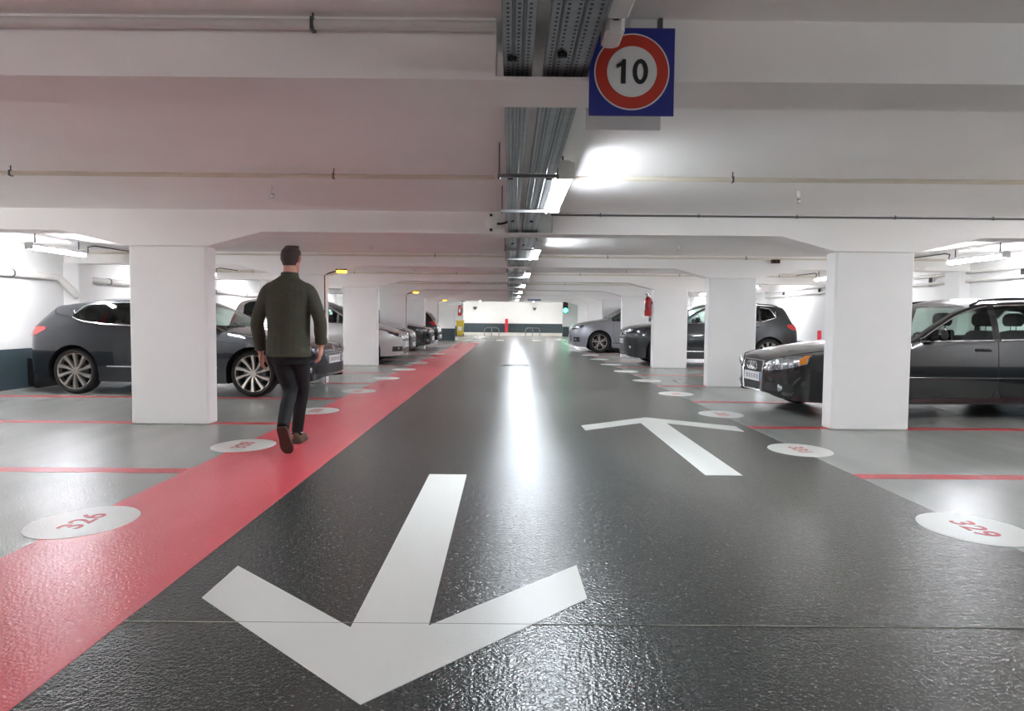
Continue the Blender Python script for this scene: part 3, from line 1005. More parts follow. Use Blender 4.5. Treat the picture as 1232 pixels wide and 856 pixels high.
# silver crossover at the far end
car(base_spec(
    name='crossover_car', label='silver crossover car with dark alloy wheels far down the lane opposite the red path', loc=(4.36, 24.86, 0), rz=R(180),
    L=4.6, W=1.845, H=1.675, fa=.94, ra=3.60, wr=.36, rim=.25, spokes=5, wstyle='split', paint=paint('silver_paint', (160, 162, 168), .7, .28),
    top=[(0, .60), (.012, .75), (.06, .86), (.25, .97), (.7, 1.07), (1.15, 1.15), (1.5, 1.36), (1.9, 1.57), (2.3, 1.66), (2.8, 1.675), (3.6, 1.64), (4.15, 1.57), (4.2, 1.52), (4.4, 1.15), (4.5, 1.0), (4.57, .8), (4.6, .62)],
    belt=[(0, .7), (.5, .93), (1.2, 1.05), (2.2, 1.06), (3.6, 1.12), (4.6, .9)],
    windows=[(1.36, 2.45), (2.53, 3.35), (3.42, 3.95)], ws=(1.2, 1.98), rs=(4.21, 4.38), cabin=(1.3, 3.8),
    wtop=[(1.3, 1.6), (3.4, 1.57), (3.95, 1.4)], wbot=[(1.3, 1.07), (2.4, 1.09), (3.95, 1.2)], mirror=1.6, handles=[(2.3, .97), (3.2, 1.0)], hood=(.2, 1.15),
    seams=[[(2.49, 1.06), (2.49, .5), (2.4, .32), (1.5, .32), (1.4, .6), (1.4, 1.0)]], moulding=(1.35, 3.15, .33, BLACK),
    headlight=([.36, .5, .7, .82], [.80, .83, .885, .93], [.72, .735, .78, .85]), grille=[(.5, .32, .60, 0, BLACK, 'lower_intake'), (.36, .70, .77, 0, BLACK, 'grille')], bars=[(.5, .36, .55, 4, GALVD, .006)],
    front_side=[(.64, .8, .36, .52, BLACK, 'side_intake')], fogs=[(.70, .43, .045)], plate=(.5, 0), emblem=('oval', .745, .045), show_plate=False,
    tail=([.5, .7, .82], [1.05, 1.06, 1.04], [.9, .9, .92]), rplate=.8))

# silver people carrier behind the walking person
car(base_spec(
    name='people_carrier', label='silver people carrier behind the third pillar beside the red path', loc=(-4.72, 17.95, 0), rz=0,
    L=4.26, W=1.81, H=1.61, fa=.88, ra=3.56, wr=.32, rim=.22, spokes=8, paint=paint('pale_silver_paint', (182, 180, 178), .6, .28),
    top=[(0, .50), (.012, .62), (.06, .72), (.3, .83), (.7, .93), (1.0, .995), (1.4, 1.22), (1.8, 1.44), (2.2, 1.56), (2.7, 1.61), (3.4, 1.60), (3.85, 1.54), (3.92, 1.5), (4.12, 1.12), (4.18, .95), (4.24, .75), (4.26, .6)],
    belt=[(0, .6), (.5, .83), (1.1, .93), (2.2, .99), (3.6, 1.06), (4.26, .8)],
    windows=[(1.16, 1.50), (1.56, 2.40), (2.48, 3.24), (3.32, 3.80)], ws=(1.04, 2.05), rs=(3.93, 4.10), cabin=(1.3, 3.6), clear=(0, 1, 2), tumble=.3,
    wtop=[(1.0, 1.5), (3.4, 1.49), (3.7, 1.46), (3.8, 1.38)], wbot=[(1.0, .96), (2.4, 1.02), (3.3, 1.07), (3.8, 1.12)], mirror=1.62, mirrormat=BLACK, handles=[(2.25, .90), (3.1, .95)], hood=(.2, 1.0), whip=3.3,
    seams=[[(2.44, 1.0), (2.44, .5), (2.35, .28), (1.45, .28), (1.35, .6), (1.3, .93)]], moulding=(1.35, 3.1, .40, GALVD),
    headlight=([.38, .5, .7, .80], [.70, .735, .80, .84], [.63, .62, .67, .74]), grille=[(.5, .55, .60, 0, BLACK, 'grille'), (.45, .25, .38, 0, BLACK, 'lower_intake')],
    front_side=[(.50, .76, .30, .42, BLACK, 'side_intake')], fogs=[(.64, .36, .05)], plate=(.46, 0), emblem=('disc', .64, .04),
    tail=([.55, .68, .76], [1.2, 1.2, 1.15], [.85, .85, .85]), rplate=.7))

# dark noses further along
HATCH = dict(L=4.3, W=1.80, H=1.47, fa=.88, ra=3.48, wr=.32, rim=.22, spokes=5,
    top=[(0, .52), (.012, .64), (.06, .74), (.3, .84), (.7, .93), (1.15, .99), (1.5, 1.2), (1.9, 1.40), (2.3, 1.465), (2.8, 1.47), (3.5, 1.43), (3.85, 1.36), (3.92, 1.31), (4.12, 1.02), (4.2, .9), (4.28, .7), (4.3, .58)],
    belt=[(0, .6), (.5, .83), (1.2, .93), (2.2, .95), (3.6, 1.0), (4.3, .8)],
    windows=[(1.32, 2.36), (2.44, 3.30), (3.36, 3.66)], ws=(1.2, 2.0), rs=(3.93, 4.10), cabin=(1.3, 3.5),
    wtop=[(1.0, 1.4), (3.3, 1.36), (3.66, 1.2)], wbot=[(1.0, .96), (2.4, .98), (3.66, 1.05)], mirror=1.6, handles=[(2.25, .86), (3.2, .9)], hood=(.2, 1.1),
    seams=[[(2.40, .95), (2.40, .5), (2.3, .28), (1.45, .28), (1.35, .6), (1.35, .93)]],
    headlight=([.40, .5, .7, .80], [.69, .715, .77, .80], [.61, .61, .65, .72]), front_side=[(.52, .76, .30, .42, BLACK, 'side_intake')], fogs=[(.64, .36, .045)],
    tail=([.5, .68, .79], [.99, 1.0, .98], [.86, .84, .86]), tail_side=([3.98, 4.1, 4.2], [.98, .98, .96], [.92, .87, .86]), rplate=.7)
car(base_spec(**HATCH, name='saloon_car', label='dark blue grey car nose just beyond the silver people carrier', loc=(-4.86, 20.2, 0), rz=0, paint=paint('blue_grey_paint', (50, 56, 64), .5, .26),
    grille=[(.42, .40, .60, 0, BLACK, 'grille'), (.5, .25, .34, 0, BLACK, 'lower_intake')], bars=[(.4, .43, .58, 4, CHROME, .006)], plate=(.38, 0), emblem=('disc', .62, .045)))
car(base_spec(**HATCH, name='black_hatchback', label='black car with twin chrome grilles and white headlamps further along the red path', loc=(-4.82, 24.86, 0), rz=0, paint=paint('jet_paint', (20, 20, 22), .3, .22),
    grille=[(.30, .48, .64, 0, BLACK, 'grille'), (.55, .25, .36, 0, BLACK, 'lower_intake')], bars=[(.5, .30, .30, 1, CHROME, .006)],
    outline=[([(.03, .64), (.28, .63), (.26, .49), (.04, .48)], .012, CHROME), ([(-.03, .64), (-.28, .63), (-.26, .49), (-.04, .48)], .012, CHROME)], plate=(.42, 0), emblem=('disc', .68, .035)))
car(base_spec(**HATCH, name='reversed_car', label='black car parked tail out with red tail lights near the end of the red path', loc=(-4.84, 27.5, 0), rz=R(180), paint=paint('jet_paint', (0, 0, 0)),
    grille=[(.30, .48, .64, 0, BLACK, 'grille')], plate=(.42, 0)))

# ------------------------------------------------------------------ the person walking away
def remeshed(mb, name, m, parent, voxel, smooth_it=4, fac=.5, keep=None):
    me = bpy.data.meshes.new(name)
    me.from_pydata(mb.v, [], mb.f)
    bm = bmesh.new()
    bm.from_mesh(me)
    bmesh.ops.recalc_face_normals(bm, faces=bm.faces)
    bm.to_mesh(me)
    bm.free()
    o = bpy.data.objects.new(name, me)
    COL.objects.link(o)
    md = o.modifiers.new('r', 'REMESH')
    md.mode = 'VOXEL'
    md.voxel_size = voxel
    sm = o.modifiers.new('s', 'SMOOTH')
    sm.iterations = smooth_it
    sm.factor = fac
    dg = bpy.context.evaluated_depsgraph_get()
    me2 = bpy.data.meshes.new_from_object(o.evaluated_get(dg))
    bpy.data.objects.remove(o)
    if keep:                                   # drop what the clothes hide or what lies past a hem
        bm = bmesh.new()
        bm.from_mesh(me2)
        bmesh.ops.delete(bm, geom=[f for f in bm.faces if not keep(f.calc_center_median())], context='FACES')
        bm.to_mesh(me2)
        bm.free()
    me2.materials.clear()
    me2.materials.append(m)
    me2.polygons.foreach_set('use_smooth', [True] * len(me2.polygons))
    ob = bpy.data.objects.new(name, me2)
    COL.objects.link(ob)
    ob.parent = parent
    return ob

def chain(mb, pts, n=14, sub=4):
    """closed limb through (x, y, z, rx, ry) stations, spline-smoothed, elliptical sections in the horizontal sense of the limb"""
    P = [np.array(p, float) for p in pts]
    out = []
    for i in range(len(P) - 1):
        p0, p1, p2, p3 = P[max(i - 1, 0)], P[i], P[i + 1], P[min(i + 2, len(P) - 1)]
        for k in range(sub):
            t = k / sub
            out.append(.5 * (2 * p1 + (p2 - p0) * t + (2 * p0 - 5 * p1 + 4 * p2 - p3) * t * t + (3 * p1 - p0 - 3 * p2 + p3) * t ** 3))
    out.append(P[-1])
    rings = []
    for i, q in enumerate(out):
        t = Vector(out[min(i + 1, len(out) - 1)][:3] - out[max(i - 1, 0)][:3]).normalized()
        side = Vector((1, 0, 0))
        side = (side - t * side.dot(t)).normalized()
        fwd = t.cross(side).normalized()
        c = Vector(q[:3])
        rings.append([c + side * (q[3] * math.cos(a)) + fwd * (q[4] * math.sin(a)) for a in [2 * PI * k / n for k in range(n)]])
    mb.loft(rings)

SKIN = mat('skin', (196, 138, 120), .5, var=.06, scale=20)
HAIR = mat('dark_brown_hair', (50, 30, 25), .55, var=.35, scale=60, bump=.6, bscale=160)
JACK = mat('olive_jacket_cloth', (60, 60, 46), .85, var=.10, scale=14, bump=.25, bscale=35)
TROU = mat('black_trouser_cloth', (16, 16, 19), .8, var=.15, scale=20, bump=.3, bscale=30)
SHOE = mat('brown_suede', (84, 66, 52), .8, var=.15, scale=30)
SOLE = mat('shoe_sole', (70, 56, 46), .7, var=.1)
SOCK = mat('pale_sock', (214, 190, 170), .8, var=.05)
px, py = -1.86, 6.02
person = empty('person', (px, py, .003), 0, 'person in an olive jacket and black trousers walking away along the red walkway', 'person')

HL, HR_ = (-.075, -.005, .84), (.075, .005, .84)           # hip joints
KL, KR = (-.006, .035, .475), (.062, .15, .475)
AL, AR = (.048, -.325, .235), (-.005, .235, .10)
# left hand side of the body: shoulder, elbow, wrist
SLp, EL, WL = (-.175, .0, 1.335), (-.268, .0, 1.06), (-.262, .07, .805)
SRp, ER, WR = (.175, .0, 1.335), (.270, -.045, 1.085), (.262, .03, .865)

body = MB()
# trunk, neck and head
chain(body, [(0, 0, .78, .14, .10), (0, 0, .88, .155, .115), (0, .0, 1.03, .135, .10), (0, -.005, 1.2, .16, .11), (0, -.005, 1.33, .165, .105), (0, 0, 1.40, .10, .08), (.002, .01, 1.44, .058, .06), (.006, .02, 1.50, .054, .058), (.01, .03, 1.56, .055, .06)], 18)
hx, hy, hz = .012, .035, 1.595
def head_ring(z, rx, ryf, ryb, dy=0):
    n = 20
    ring = []
    for k in range(n):
        a = 2 * PI * k / n
        s = math.sin(a)
        ring.append(Vector((rx * math.cos(a), (ryf if s > 0 else ryb) * s + dy, z)))
    return ring
HROT = Matrix.Rotation(R(-16), 4, 'Z')
def hp(v):
    return HROT @ v + Vector((hx, hy, hz))
body.loft([[hp(v) for v in head_ring(*q)] for q in ((-.115, .022, .03, .02, .055), (-.105, .042, .045, .04, .04), (-.075, .058, .068, .062, .015), (-.04, .067, .085, .078, .005), (.0, .073, .09, .09, 0), (.035, .073, .088, .092, 0), (.065, .063, .076, .083, 0), (.088, .042, .05, .06, 0), (.097, .018, .02, .025, 0))])
# nose, brow, lips, chin
body.loft([[hp(Vector(v)) for v in r] for r in ([(-.008, .08, .02), (.008, .08, .02), (.008, .092, .018), (-.008, .092, .018)], [(-.017, .075, -.03), (.017, .075, -.03), (.012, .113, -.028), (-.012, .113, -.028)], [(-.012, .07, -.04), (.012, .07, -.04), (.01, .1, -.038), (-.01, .1, -.038)])])
body.tube([hp(Vector((-.026, .078, -.062))), hp(Vector((0, .09, -.060))), hp(Vector((.026, .078, -.062)))], .009, 8)
# ears
for s in (-1, 1):
    body.tube([hp(Vector((s * .072, .0, -.03))), hp(Vector((s * .084, -.004, -.012))), hp(Vector((s * .088, -.008, .01))), hp(Vector((s * .078, -.004, .024)))], [(.008, .008), (.008, .014), (.008, .016), (.006, .01)], 8)
# legs and feet (inside the clothes)
for H, K, A in ((HL, KL, AL), (HR_, KR, AR)):
    chain(body, [(*H, .085, .095), (*[(a + b) / 2 for a, b in zip(H, K)], .07, .075), (*K, .05, .055), (*[(a * .6 + b * .4) for a, b in zip(K, A)], .048, .055), (*A, .034, .038)], 12)
body.tube([AR, (-.005, .28, .055), (-.008, .38, .045)], [(.03, .03), (.022, .022), (.018, .012)], 10)
body.tube([AL, (.053, -.285, .15), (.062, -.24, .07)], [(.028, .028), (.02, .02), (.014, .01)], 10)
# arms
for S, E_, W_ in ((SLp, EL, WL), (SRp, ER, WR)):
    chain(body, [(*S, .04, .045), (*[(a + b) / 2 for a, b in zip(S, E_)], .048, .05), (*E_, .04, .042), (*[(a + b) / 2 for a, b in zip(E_, W_)], .037, .04), (*W_, .027, .03)], 12)
# hands: palm, four fingers of unequal length, thumb from the side of the palm
def hand(W_, d, s):
    """W_ wrist, d direction of the hand, s = side (-1 left). The back of the hand faces outwards."""
    d = Vector(d).normalized()
    out = Vector((s, 0, 0))
    out = (out - d * out.dot(d)).normalized()
    fw = d.cross(out) * (1 if d.cross(out).y > 0 else -1)      # towards the front: thumb side
    w = Vector(W_)
    rings = []
    for t, hwid, th in ((-.02, .026, .022), (.015, .030, .02), (.05, .040, .018), (.085, .041, .015), (.098, .036, .011)):
        c = w + d * t
        rings.append([c + fw * (hwid * math.cos(a)) + out * (th * math.sin(a)) for a in [2 * PI * k / 12 for k in range(12)]])
    body.loft(rings)
    for off, ln, curl in ((.029, .072, .5), (.0098, .082, .6), (-.0098, .076, .7), (-.029, .060, .85)):
        p0 = w + d * .085 + fw * off
        p1 = p0 + (d * math.cos(curl * .35) - out * math.sin(curl * .35)) * ln * .45
        p2 = p1 + (d * math.cos(curl * .9) - out * math.sin(curl * .9)) * ln * .32
        p3 = p2 + (d * math.cos(curl * 1.5) - out * math.sin(curl * 1.5)) * ln * .26
        body.tube([p0 - d * .02, p0, p1, p2, p3], [.0092, .0092, .0086, .008, .0055], 8)
    t0 = w + d * .025 + fw * .02
    t1 = t0 + (d * .75 + fw * .55 - out * .35).normalized() * .042
    t2 = t1 + (d * .95 + fw * .15 - out * .35).normalized() * .032
    t3 = t2 + (d * 1 - out * .35).normalized() * .022
    body.tube([t0, t1, t2, t3], [.014, .0115, .0095, .006], 8)
hand(WL, (.02, .10, -1), -1)
hand(WR, (-.14, .12, -1), 1)
remeshed(body, 'body', SKIN, person, .0042, 3, .4)

# hair cap, cropped at the nape
hair = MB()
hair.loft([[hp(v) for v in head_ring(*q)] for q in ((-.058, .057, .02, .073, -.006), (-.03, .068, .012, .087, -.006), (.0, .0775, .03, .0975, -.003), (.035, .080, .078, .1015, -.001), (.068, .072, .088, .093, 0), (.093, .052, .07, .072, .004), (.108, .03, .042, .04, .008), (.112, .01, .015, .012, .01))])
for k in range(16):
    a = 2 * PI * k / 16
    b0 = Vector((.04 * math.cos(a), .05 * math.sin(a) + .005, .095))
    hair.tube([hp(b0), hp(b0 + Vector((.012 * math.cos(a), .02, .014)))], [.016, .006], 6)
remeshed(hair, 'hair', HAIR, person, .005, 3, .5)

# jacket
jk = MB()
chain(jk, [(-.005, -.01, .775, .185, .135), (-.005, -.008, .86, .182, .135), (0, -.005, .98, .176, .13), (0, -.008, 1.12, .182, .13), (0, -.012, 1.25, .196, .132), (0, -.01, 1.335, .200, .120), (0, -.002, 1.385, .158, .104), (0, .006, 1.42, .105, .085), (0, .012, 1.445, .07, .075)], 24)
for S, E_, W_, s in ((SLp, EL, WL, -1), (SRp, ER, WR, 1)):
    C = (W_[0] - .0, W_[1] - .003, W_[2] + .025)
    chain(jk, [(S[0] - s * .09, S[1], S[2] + .02, .05, .085), (S[0] - s * .01, S[1] - .005, S[2] - .012, .062, .074), (*[(a + b) / 2 for a, b in zip(S, E_)], .060, .066), (*E_, .054, .058), (*[(a + b) / 2 for a, b in zip(E_, C)], .054, .058), (*[a * .12 + b * .88 for a, b in zip(E_, C)], .046, .05), (*C, .043, .046)], 16)
jo = remeshed(jk, 'jacket', JACK, person, .008, 5, .5)
# collar, cuffs, hem, back seam
cl = MB()
ringp = []
for z, rx, ry in ((1.425, .085, .082), (1.455, .074, .076), (1.475, .072, .074), (1.472, .064, .066), (1.44, .06, .06)):
    ringp.append([Vector((rx * math.cos(a) + .003, ry * math.sin(a) + .014 + (z - 1.43) * .25, z + .008 * math.sin(a) * -1)) for a in [2 * PI * k / 24 for k in range(24)]])
cl.loft(ringp, caps=False)
cl.build('collar', JACK, jo, 60)
for W_, E_ in ((WL, EL), (WR, ER)):
    ax = (Vector(W_) - Vector(E_)).normalized()
    c = Vector(W_) + Vector((0, -.003, .025))
    MB().tube([c - ax * .045, c - ax * .04, c - ax * .002, c + ax * .004], [(.046, .049), (.050, .052), (.049, .051), (.044, .046)], 18).build('cuff', JACK, jo, 60)
n = 28
MB().tube([Vector((-.005 + .186 * math.cos(a), -.01 + .136 * math.sin(a), .785)) for a in [2 * PI * k / n for k in range(n)]], [(.006, .014)] * n, 6, closed=True).build('hem', JACK, jo, 60)
MB().tube([(-.125, -.128, 1.285), (-.06, -.141, 1.29), (0, -.144, 1.292), (.06, -.141, 1.29), (.125, -.128, 1.285)], .004, 6).build('yoke_seam', JACK, jo, 60)

# trousers
tr = MB()
chain(tr, [(0, -.004, .71, .145, .105), (0, -.004, .80, .165, .122), (0, 0, .90, .158, .115), (0, 0, .97, .15, .11)], 20)
for H, K, A, l in ((HL, KL, AL, 0), (HR_, KR, AR, 1)):
    mid = [(a + b) / 2 for a, b in zip(H, K)]
    m2 = [a * .55 + b * .45 for a, b in zip(K, A)]
    e = [a * -.06 + b * 1.06 for a, b in zip(K, A)]
    chain(tr, [(*H, .092, .108), (*mid, .083, .092), (K[0], K[1] + .004, K[2], .059, .066), (m2[0], m2[1] - .012, m2[2], .055, .062), (*e, .048, .054)], 16)
remeshed(tr, 'trousers', TROU, person, .008, 5, .5)

# shoes: last shape along heel-toe axis, raised on its toe for the trailing foot
def shoe(heel, toe, up, label):
    h, t, u = Vector(heel), Vector(toe), Vector(up).normalized()
    ax = (t - h)
    Ln = ax.length
    ax.normalize()
    sd = ax.cross(u).normalized()
    u = sd.cross(ax).normalized()
    up_m, so = MB(), MB()
    rings, srings = [], []
    for f, w, ht in ((0, .022, .075), (.04, .034, .09), (.15, .038, .095), (.3, .038, .10), (.45, .038, .075), (.62, .045, .058), (.8, .046, .048), (.93, .035, .038), (1.0, .014, .028)):
        c = h + ax * (f * Ln) + u * .022
        rings.append([c + sd * (w * math.cos(a)) + u * (ht * max(0, math.sin(a)) if math.sin(a) > 0 else .004 * math.sin(a)) for a in [2 * PI * k / 16 for k in range(16)]])
        c2 = h + ax * ((f * 1.03 - .015) * Ln)
        srings.append([c2 + sd * (s_ * (w + .005)) + u * z for s_, z in ((-1, .002), (1, .002), (1, .024), (-1, .024))])
    up_m.loft(rings)
    so.loft(srings)
    o = up_m.build('shoe', SHOE, person, 50)
    so.build('sole', SOLE, o, 40)
    MB().tube([h + ax * (.3 * Ln) + sd * (-.02) + u * .115, h + ax * (.3 * Ln) + sd * .02 + u * .115], .006, 6).build('lace', SOLE, o)
    tag(o, label)
    return o
shoe((.048, -.375, .225), (.066, -.262, .0), (0, .9, .45), 'brown shoe of the trailing foot, heel lifted')
shoe((-.003, .175, .0), (-.012, .455, .0), (0, 0, 1), 'brown shoe planted flat in front')
MB().tube([(-.004, .222, .09), (-.004, .232, .125)], [(.044, .048), (.042, .046)], 14).build('sock', SOCK, person, 60)

# ------------------------------------------------------------------ lamps over the lane and over the bays
def lane_lamp(y, label):
    r = empty('lane_lamp', (.335, y, 0), 0, label, 'ceiling light', 'fluorescent lamps along the cable tray')
    L = 1.42
    MB().prism([(-.058, 2.02), (.058, 2.02), (.052, 2.08), (.02, 2.1), (-.02, 2.1), (-.052, 2.08)], 'Y', 0, L).build('housing', HOUS, r)
    MB().prism([(-.05, 2.02), (-.049, 2.0), (-.035, 1.986), (.035, 1.986), (.049, 2.0), (.05, 2.02)], 'Y', .02, L - .02).build('diffuser', LAMPE, r, 40)
    MB().box(-.056, .056, -.012, .02, 1.985, 2.085).build('end_cap', HOUS, r)
    MB().box(-.056, .056, L - .02, L + .012, 1.985, 2.085).build('end_cap', HOUS, r)
    for yy in (.25, L - .25):
        MB().cyl((0, yy, 2.09), (0, yy, ZS), .006, 6).build('hanger_rod', GALVD, r)
    return r
for k in range(7):
    lane_lamp(4.5 + 4.63 * k, f'{ORD[k]} lit fluorescent lamp from the viewer beside the cable tray')
lane_lamp(-4.76, 'lit fluorescent lamp further behind the viewer')
lane_lamp(-2.0, 'extra fluorescent lamp added just behind the viewer to brighten the near lane')  # added off the regular lamp spacing to light the near beam and arrow

def bay_lamp(x, y, label, dz=0):
    r = empty('bay_lamp', (x, y, dz), 0, label, 'ceiling light', 'tube lamps over the parking bays')
    L = 1.2
    MB().prism([(-.048, 2.014), (.048, 2.014), (.034, 2.058), (-.034, 2.058)], 'Y', 0, L).build('housing', HOUS, r)
    MB().prism([(-.043, 2.016), (-.043, 1.998), (-.036, 1.982), (-.02, 1.97), (.02, 1.97), (.036, 1.982), (.043, 1.998), (.043, 2.016)], 'Y', .02, L - .02).build('diffuser', LAMPB, r, 40)
    MB().box(-.05, .05, -.01, .02, 1.97, 2.05).build('end_cap', HOUS, r)
    MB().box(-.05, .05, L - .02, L + .01, 1.97, 2.05).build('end_cap', HOUS, r)
    for yy in (.12, L - .12):
        MB().cyl((0, yy, 2.055), (0, yy, ZS), .008, 6).build('hanger_rod', GALVD, r)
    MB().tube([(.0, L - .02, 2.03), (.02, L + .08, 2.05), (.03, L + .06, 2.12), (.05, L + .2, 2.15), (.05, L + 1.2, 2.16)], .009, 6).build('cable', BLACK, r)
    return r
for k in range(-1, 7):
    y = 9.42 + 4.63 * (k - 1)
    wh = f'{ORD[k]} hanging tube lamp from the viewer' if k >= 0 else 'hanging tube lamp beside the viewer'
    bay_lamp(-6.3, y, wh + ' over the bays of the red path side')
    bay_lamp(6.5, y, wh + ' over the bays opposite the red path')

for x, y, w in ((-5.4, 48.5, 'walkway side'), (5.6, 48.5, 'signal side'), (-5.4, 53.5, 'walkway side by the end wall'), (5.6, 53.5, 'signal side by the end wall'), (.3, 50.0, 'middle'), (-3.2, 38.5, 'walkway side past the last beam'), (3.6, 38.5, 'signal side past the last beam'), (-2.4, 55.4, 'beside the red post, walkway side'), (1.8, 55.4, 'beside the red post, signal side'), (-5.4, 43.0, 'walkway side beyond the bin wall'), (.3, 43.5, 'middle, above the hoops'), (2.3, 41.0, 'signal side before the return wall')):  # lamps added to brighten the dark far end; outer ones echo glows on its wall
    bay_lamp(x, y, 'tube lamp added under the higher ceiling to brighten the far end, ' + w, .47)

# ------------------------------------------------------------------ cable trays
def tray(name, x0, x1, nrow, label, y0=.2, y1=35.5, ys=11.0):
    """perforated galvanised tray: real slots up to ys, ribs and upturned sides all along"""
    root = empty(name, (0, 0, 0), 0, label, 'cable tray')
    z = 2.0
    b = MB()
    pitch, hl, hw = .030, .013, .0042
    xs = [x0 + (x1 - x0) * (i + .5) / nrow for i in range(nrow)]
    edges = [x0]
    for x in xs:
        edges += [x - hw, x + hw]
    edges.append(x1)
    n = int((ys - y0) / pitch)
    vs, fs, ids = [], [], {}
    def vid(i, j2):
        if (i, j2) not in ids:
            ids[(i, j2)] = len(vs)
            yy = y0 + (j2 // 2) * pitch + (hl if j2 % 2 else 0)
            vs.append((edges[i], yy, z))
        return ids[(i, j2)]
    for j in range(n):
        for i in range(len(edges) - 1):
            for h in (0, 1):
                if h == 0 and i % 2 == 1:
                    continue
                a = 2 * j + h
                fs.append((vid(i, a), vid(i + 1, a), vid(i + 1, a + 1), vid(i, a + 1)))
    yend = y0 + n * pitch
    b.add(vs, fs)
    b.add([(x0, yend, z), (x1, yend, z), (x1, y1, z), (x0, y1, z)], [(0, 1, 2, 3)])
    b.build('perforated_base', GALV, root)
    for xa in (x0, x1):
        s = -1 if xa == x0 else 1
        MB().box(xa - .0015, xa + .0015, y0, y1, z, z + .05).build('side_flange', GALV, root)
    for i in range(nrow - 1):
        if nrow > 4 and i % 2:
            continue
        xm = (xs[i] + xs[i + 1]) / 2
        MB().prism([(xm - .006, z - .0005), (xm - .003, z - .005), (xm + .003, z - .005), (xm + .006, z - .0005)], 'Y', y0, y1).build('rib', GALVD, root)
    MB().box(x0 + .004, x1 - .004, y0, y1, z + .03, z + .036).build('cable_layer', mat('grey_cables', (52, 54, 56), .6, var=.3, scale=30), root)
    for k in range(7):
        yb = ROWS[0] - .26 + k * 2.0 + random.uniform(-.1, .1)
        xk = x0 + (x1 - x0) * random.uniform(.2, .8)
        g = MB()
        g.box(xk - .016, xk + .016, yb - .006, yb + .006, z - .016, z - .001)
        g.box(xk - .005, xk + .005, yb - .02, yb + .02, z - .010, z - .001)
        g.build('clip', BLACK, root)
    return root
tray('narrow_cable_tray', -.031, .069, 3, 'narrow perforated steel cable tray under the ceiling')
tray('wide_cable_tray', .114, .27, 5, 'wide perforated steel cable tray beside the lane lamps')

def hanger(y, label):
    r = empty('tray_hanger', (0, y, 0), 0, label, 'bracket', 'tray hangers')
    MB().box(-.085, .287, -.011, .011, 1.970, 1.990).build('cross_bar', GALV, r)
    for x in (-.075, .279):
        MB().cyl((x, 0, 1.965), (x, 0, ZS), .005, 6).build('threaded_rod', GALVD, r)
        MB().lathe([(.009, 1.960), (.009, 1.970)], 6, loc=(x, 0, 0)).build('nut', GALVD, r)
for k in range(7):
    hanger(4.40 + 4.63 * k, f'{ORD[k]} steel hanger bar under the cable trays at the near lamp end')
    hanger(5.82 + 4.63 * k, f'{ORD[k]} steel hanger bar under the cable trays at the far lamp end')

# unlit junction unit beside the sign
r = empty('junction_fitting', (.318, 2.28, 0), 0, 'grey white connector box hanging beside the wide tray in front of the speed sign', 'connector box')
MB().cbox(-.035, .035, -.30, -.04, 2.03, 2.12, .01).build('box', HOUS, r)
MB().cbox(-.030, .030, -.02, .12, 2.0, 2.085, .012).build('socket', HOUS, r)
MB().cyl((0, -.04, 2.06), (0, -.02, 2.05), .022, 10).build('collar', BLACK, r)
MB().tube([(.02, .12, 2.04), (.035, .16, 2.06), (.03, .2, 2.1), (.0, .25, 2.15)], .006, 6).build('cable', BLACK, r)
MB().cyl((0, -.2, 2.12), (0, -.2, ZS), .005, 6).build('hanger_rod', GALVD, r)

# ------------------------------------------------------------------ speed sign
def circ(r, n=48, cx=0, cz=0):
    return [(cx + r * math.cos(2 * PI * k / n), cz + r * math.sin(2 * PI * k / n)) for k in range(n)]
s = empty('speed_limit_sign', (.421, 2.57, 1.984), 0, 'square blue sign with red ringed speed limit 10 hanging under the beam', 'sign')
MB().box(-.150, .150, -.002, .004, -.152, .152).build('plate', SBLUE, s)
MB().prism(circ(.133), 'Y', -.0035, -.001).build('outer_rim', SWHITE, s)
MB().prism(circ(.128), 'Y', -.005, -.001).build('red_ring', SREDM, s)
MB().prism(circ(.088), 'Y', -.0065, -.001).build('white_field', SWHITE, s)
MB().prism([(-.022, -.042), (-.022, .042), (-.034, .042), (-.040, .031), (-.055, .024), (-.055, .011), (-.0385, .019), (-.0385, -.042)], 'Y', -.0085, -.005).build('numeral', SBLACK, s)
zn = 28
mbz = MB()
ringo = [(.029 + .0275 * math.cos(2 * PI * k / zn), .0435 * math.sin(2 * PI * k / zn)) for k in range(zn)]
ringi = [(.029 + .0115 * math.cos(2 * PI * k / zn), .0285 * math.sin(2 * PI * k / zn)) for k in range(zn)]
mbz.loft([[(x, y, z) for x, z in rg] for rg, y in ((ringo, -.0085), (ringi, -.0085), (ringi, -.005), (ringo, -.005), (ringo, -.0085))], caps=False)
mbz.build('numeral', SBLACK, s)
for x in (-.1, .1):
    MB().box(x - .008, x + .008, .004, .03, .12, .19).build('bracket', GALVD, s)
s2 = empty('sign_back', (.452, 2.955, 2.035), 0, 'grey back of a second square sign fixed behind the beam', 'sign')
MB().box(-.152, .152, -.003, .003, -.152, .14).build('plate', SBACK, s2)
for x in (-.1, .1):
    MB().box(x - .01, x + .01, -.012, -.003, -.1, .14).build('rail', SBACK, s2)

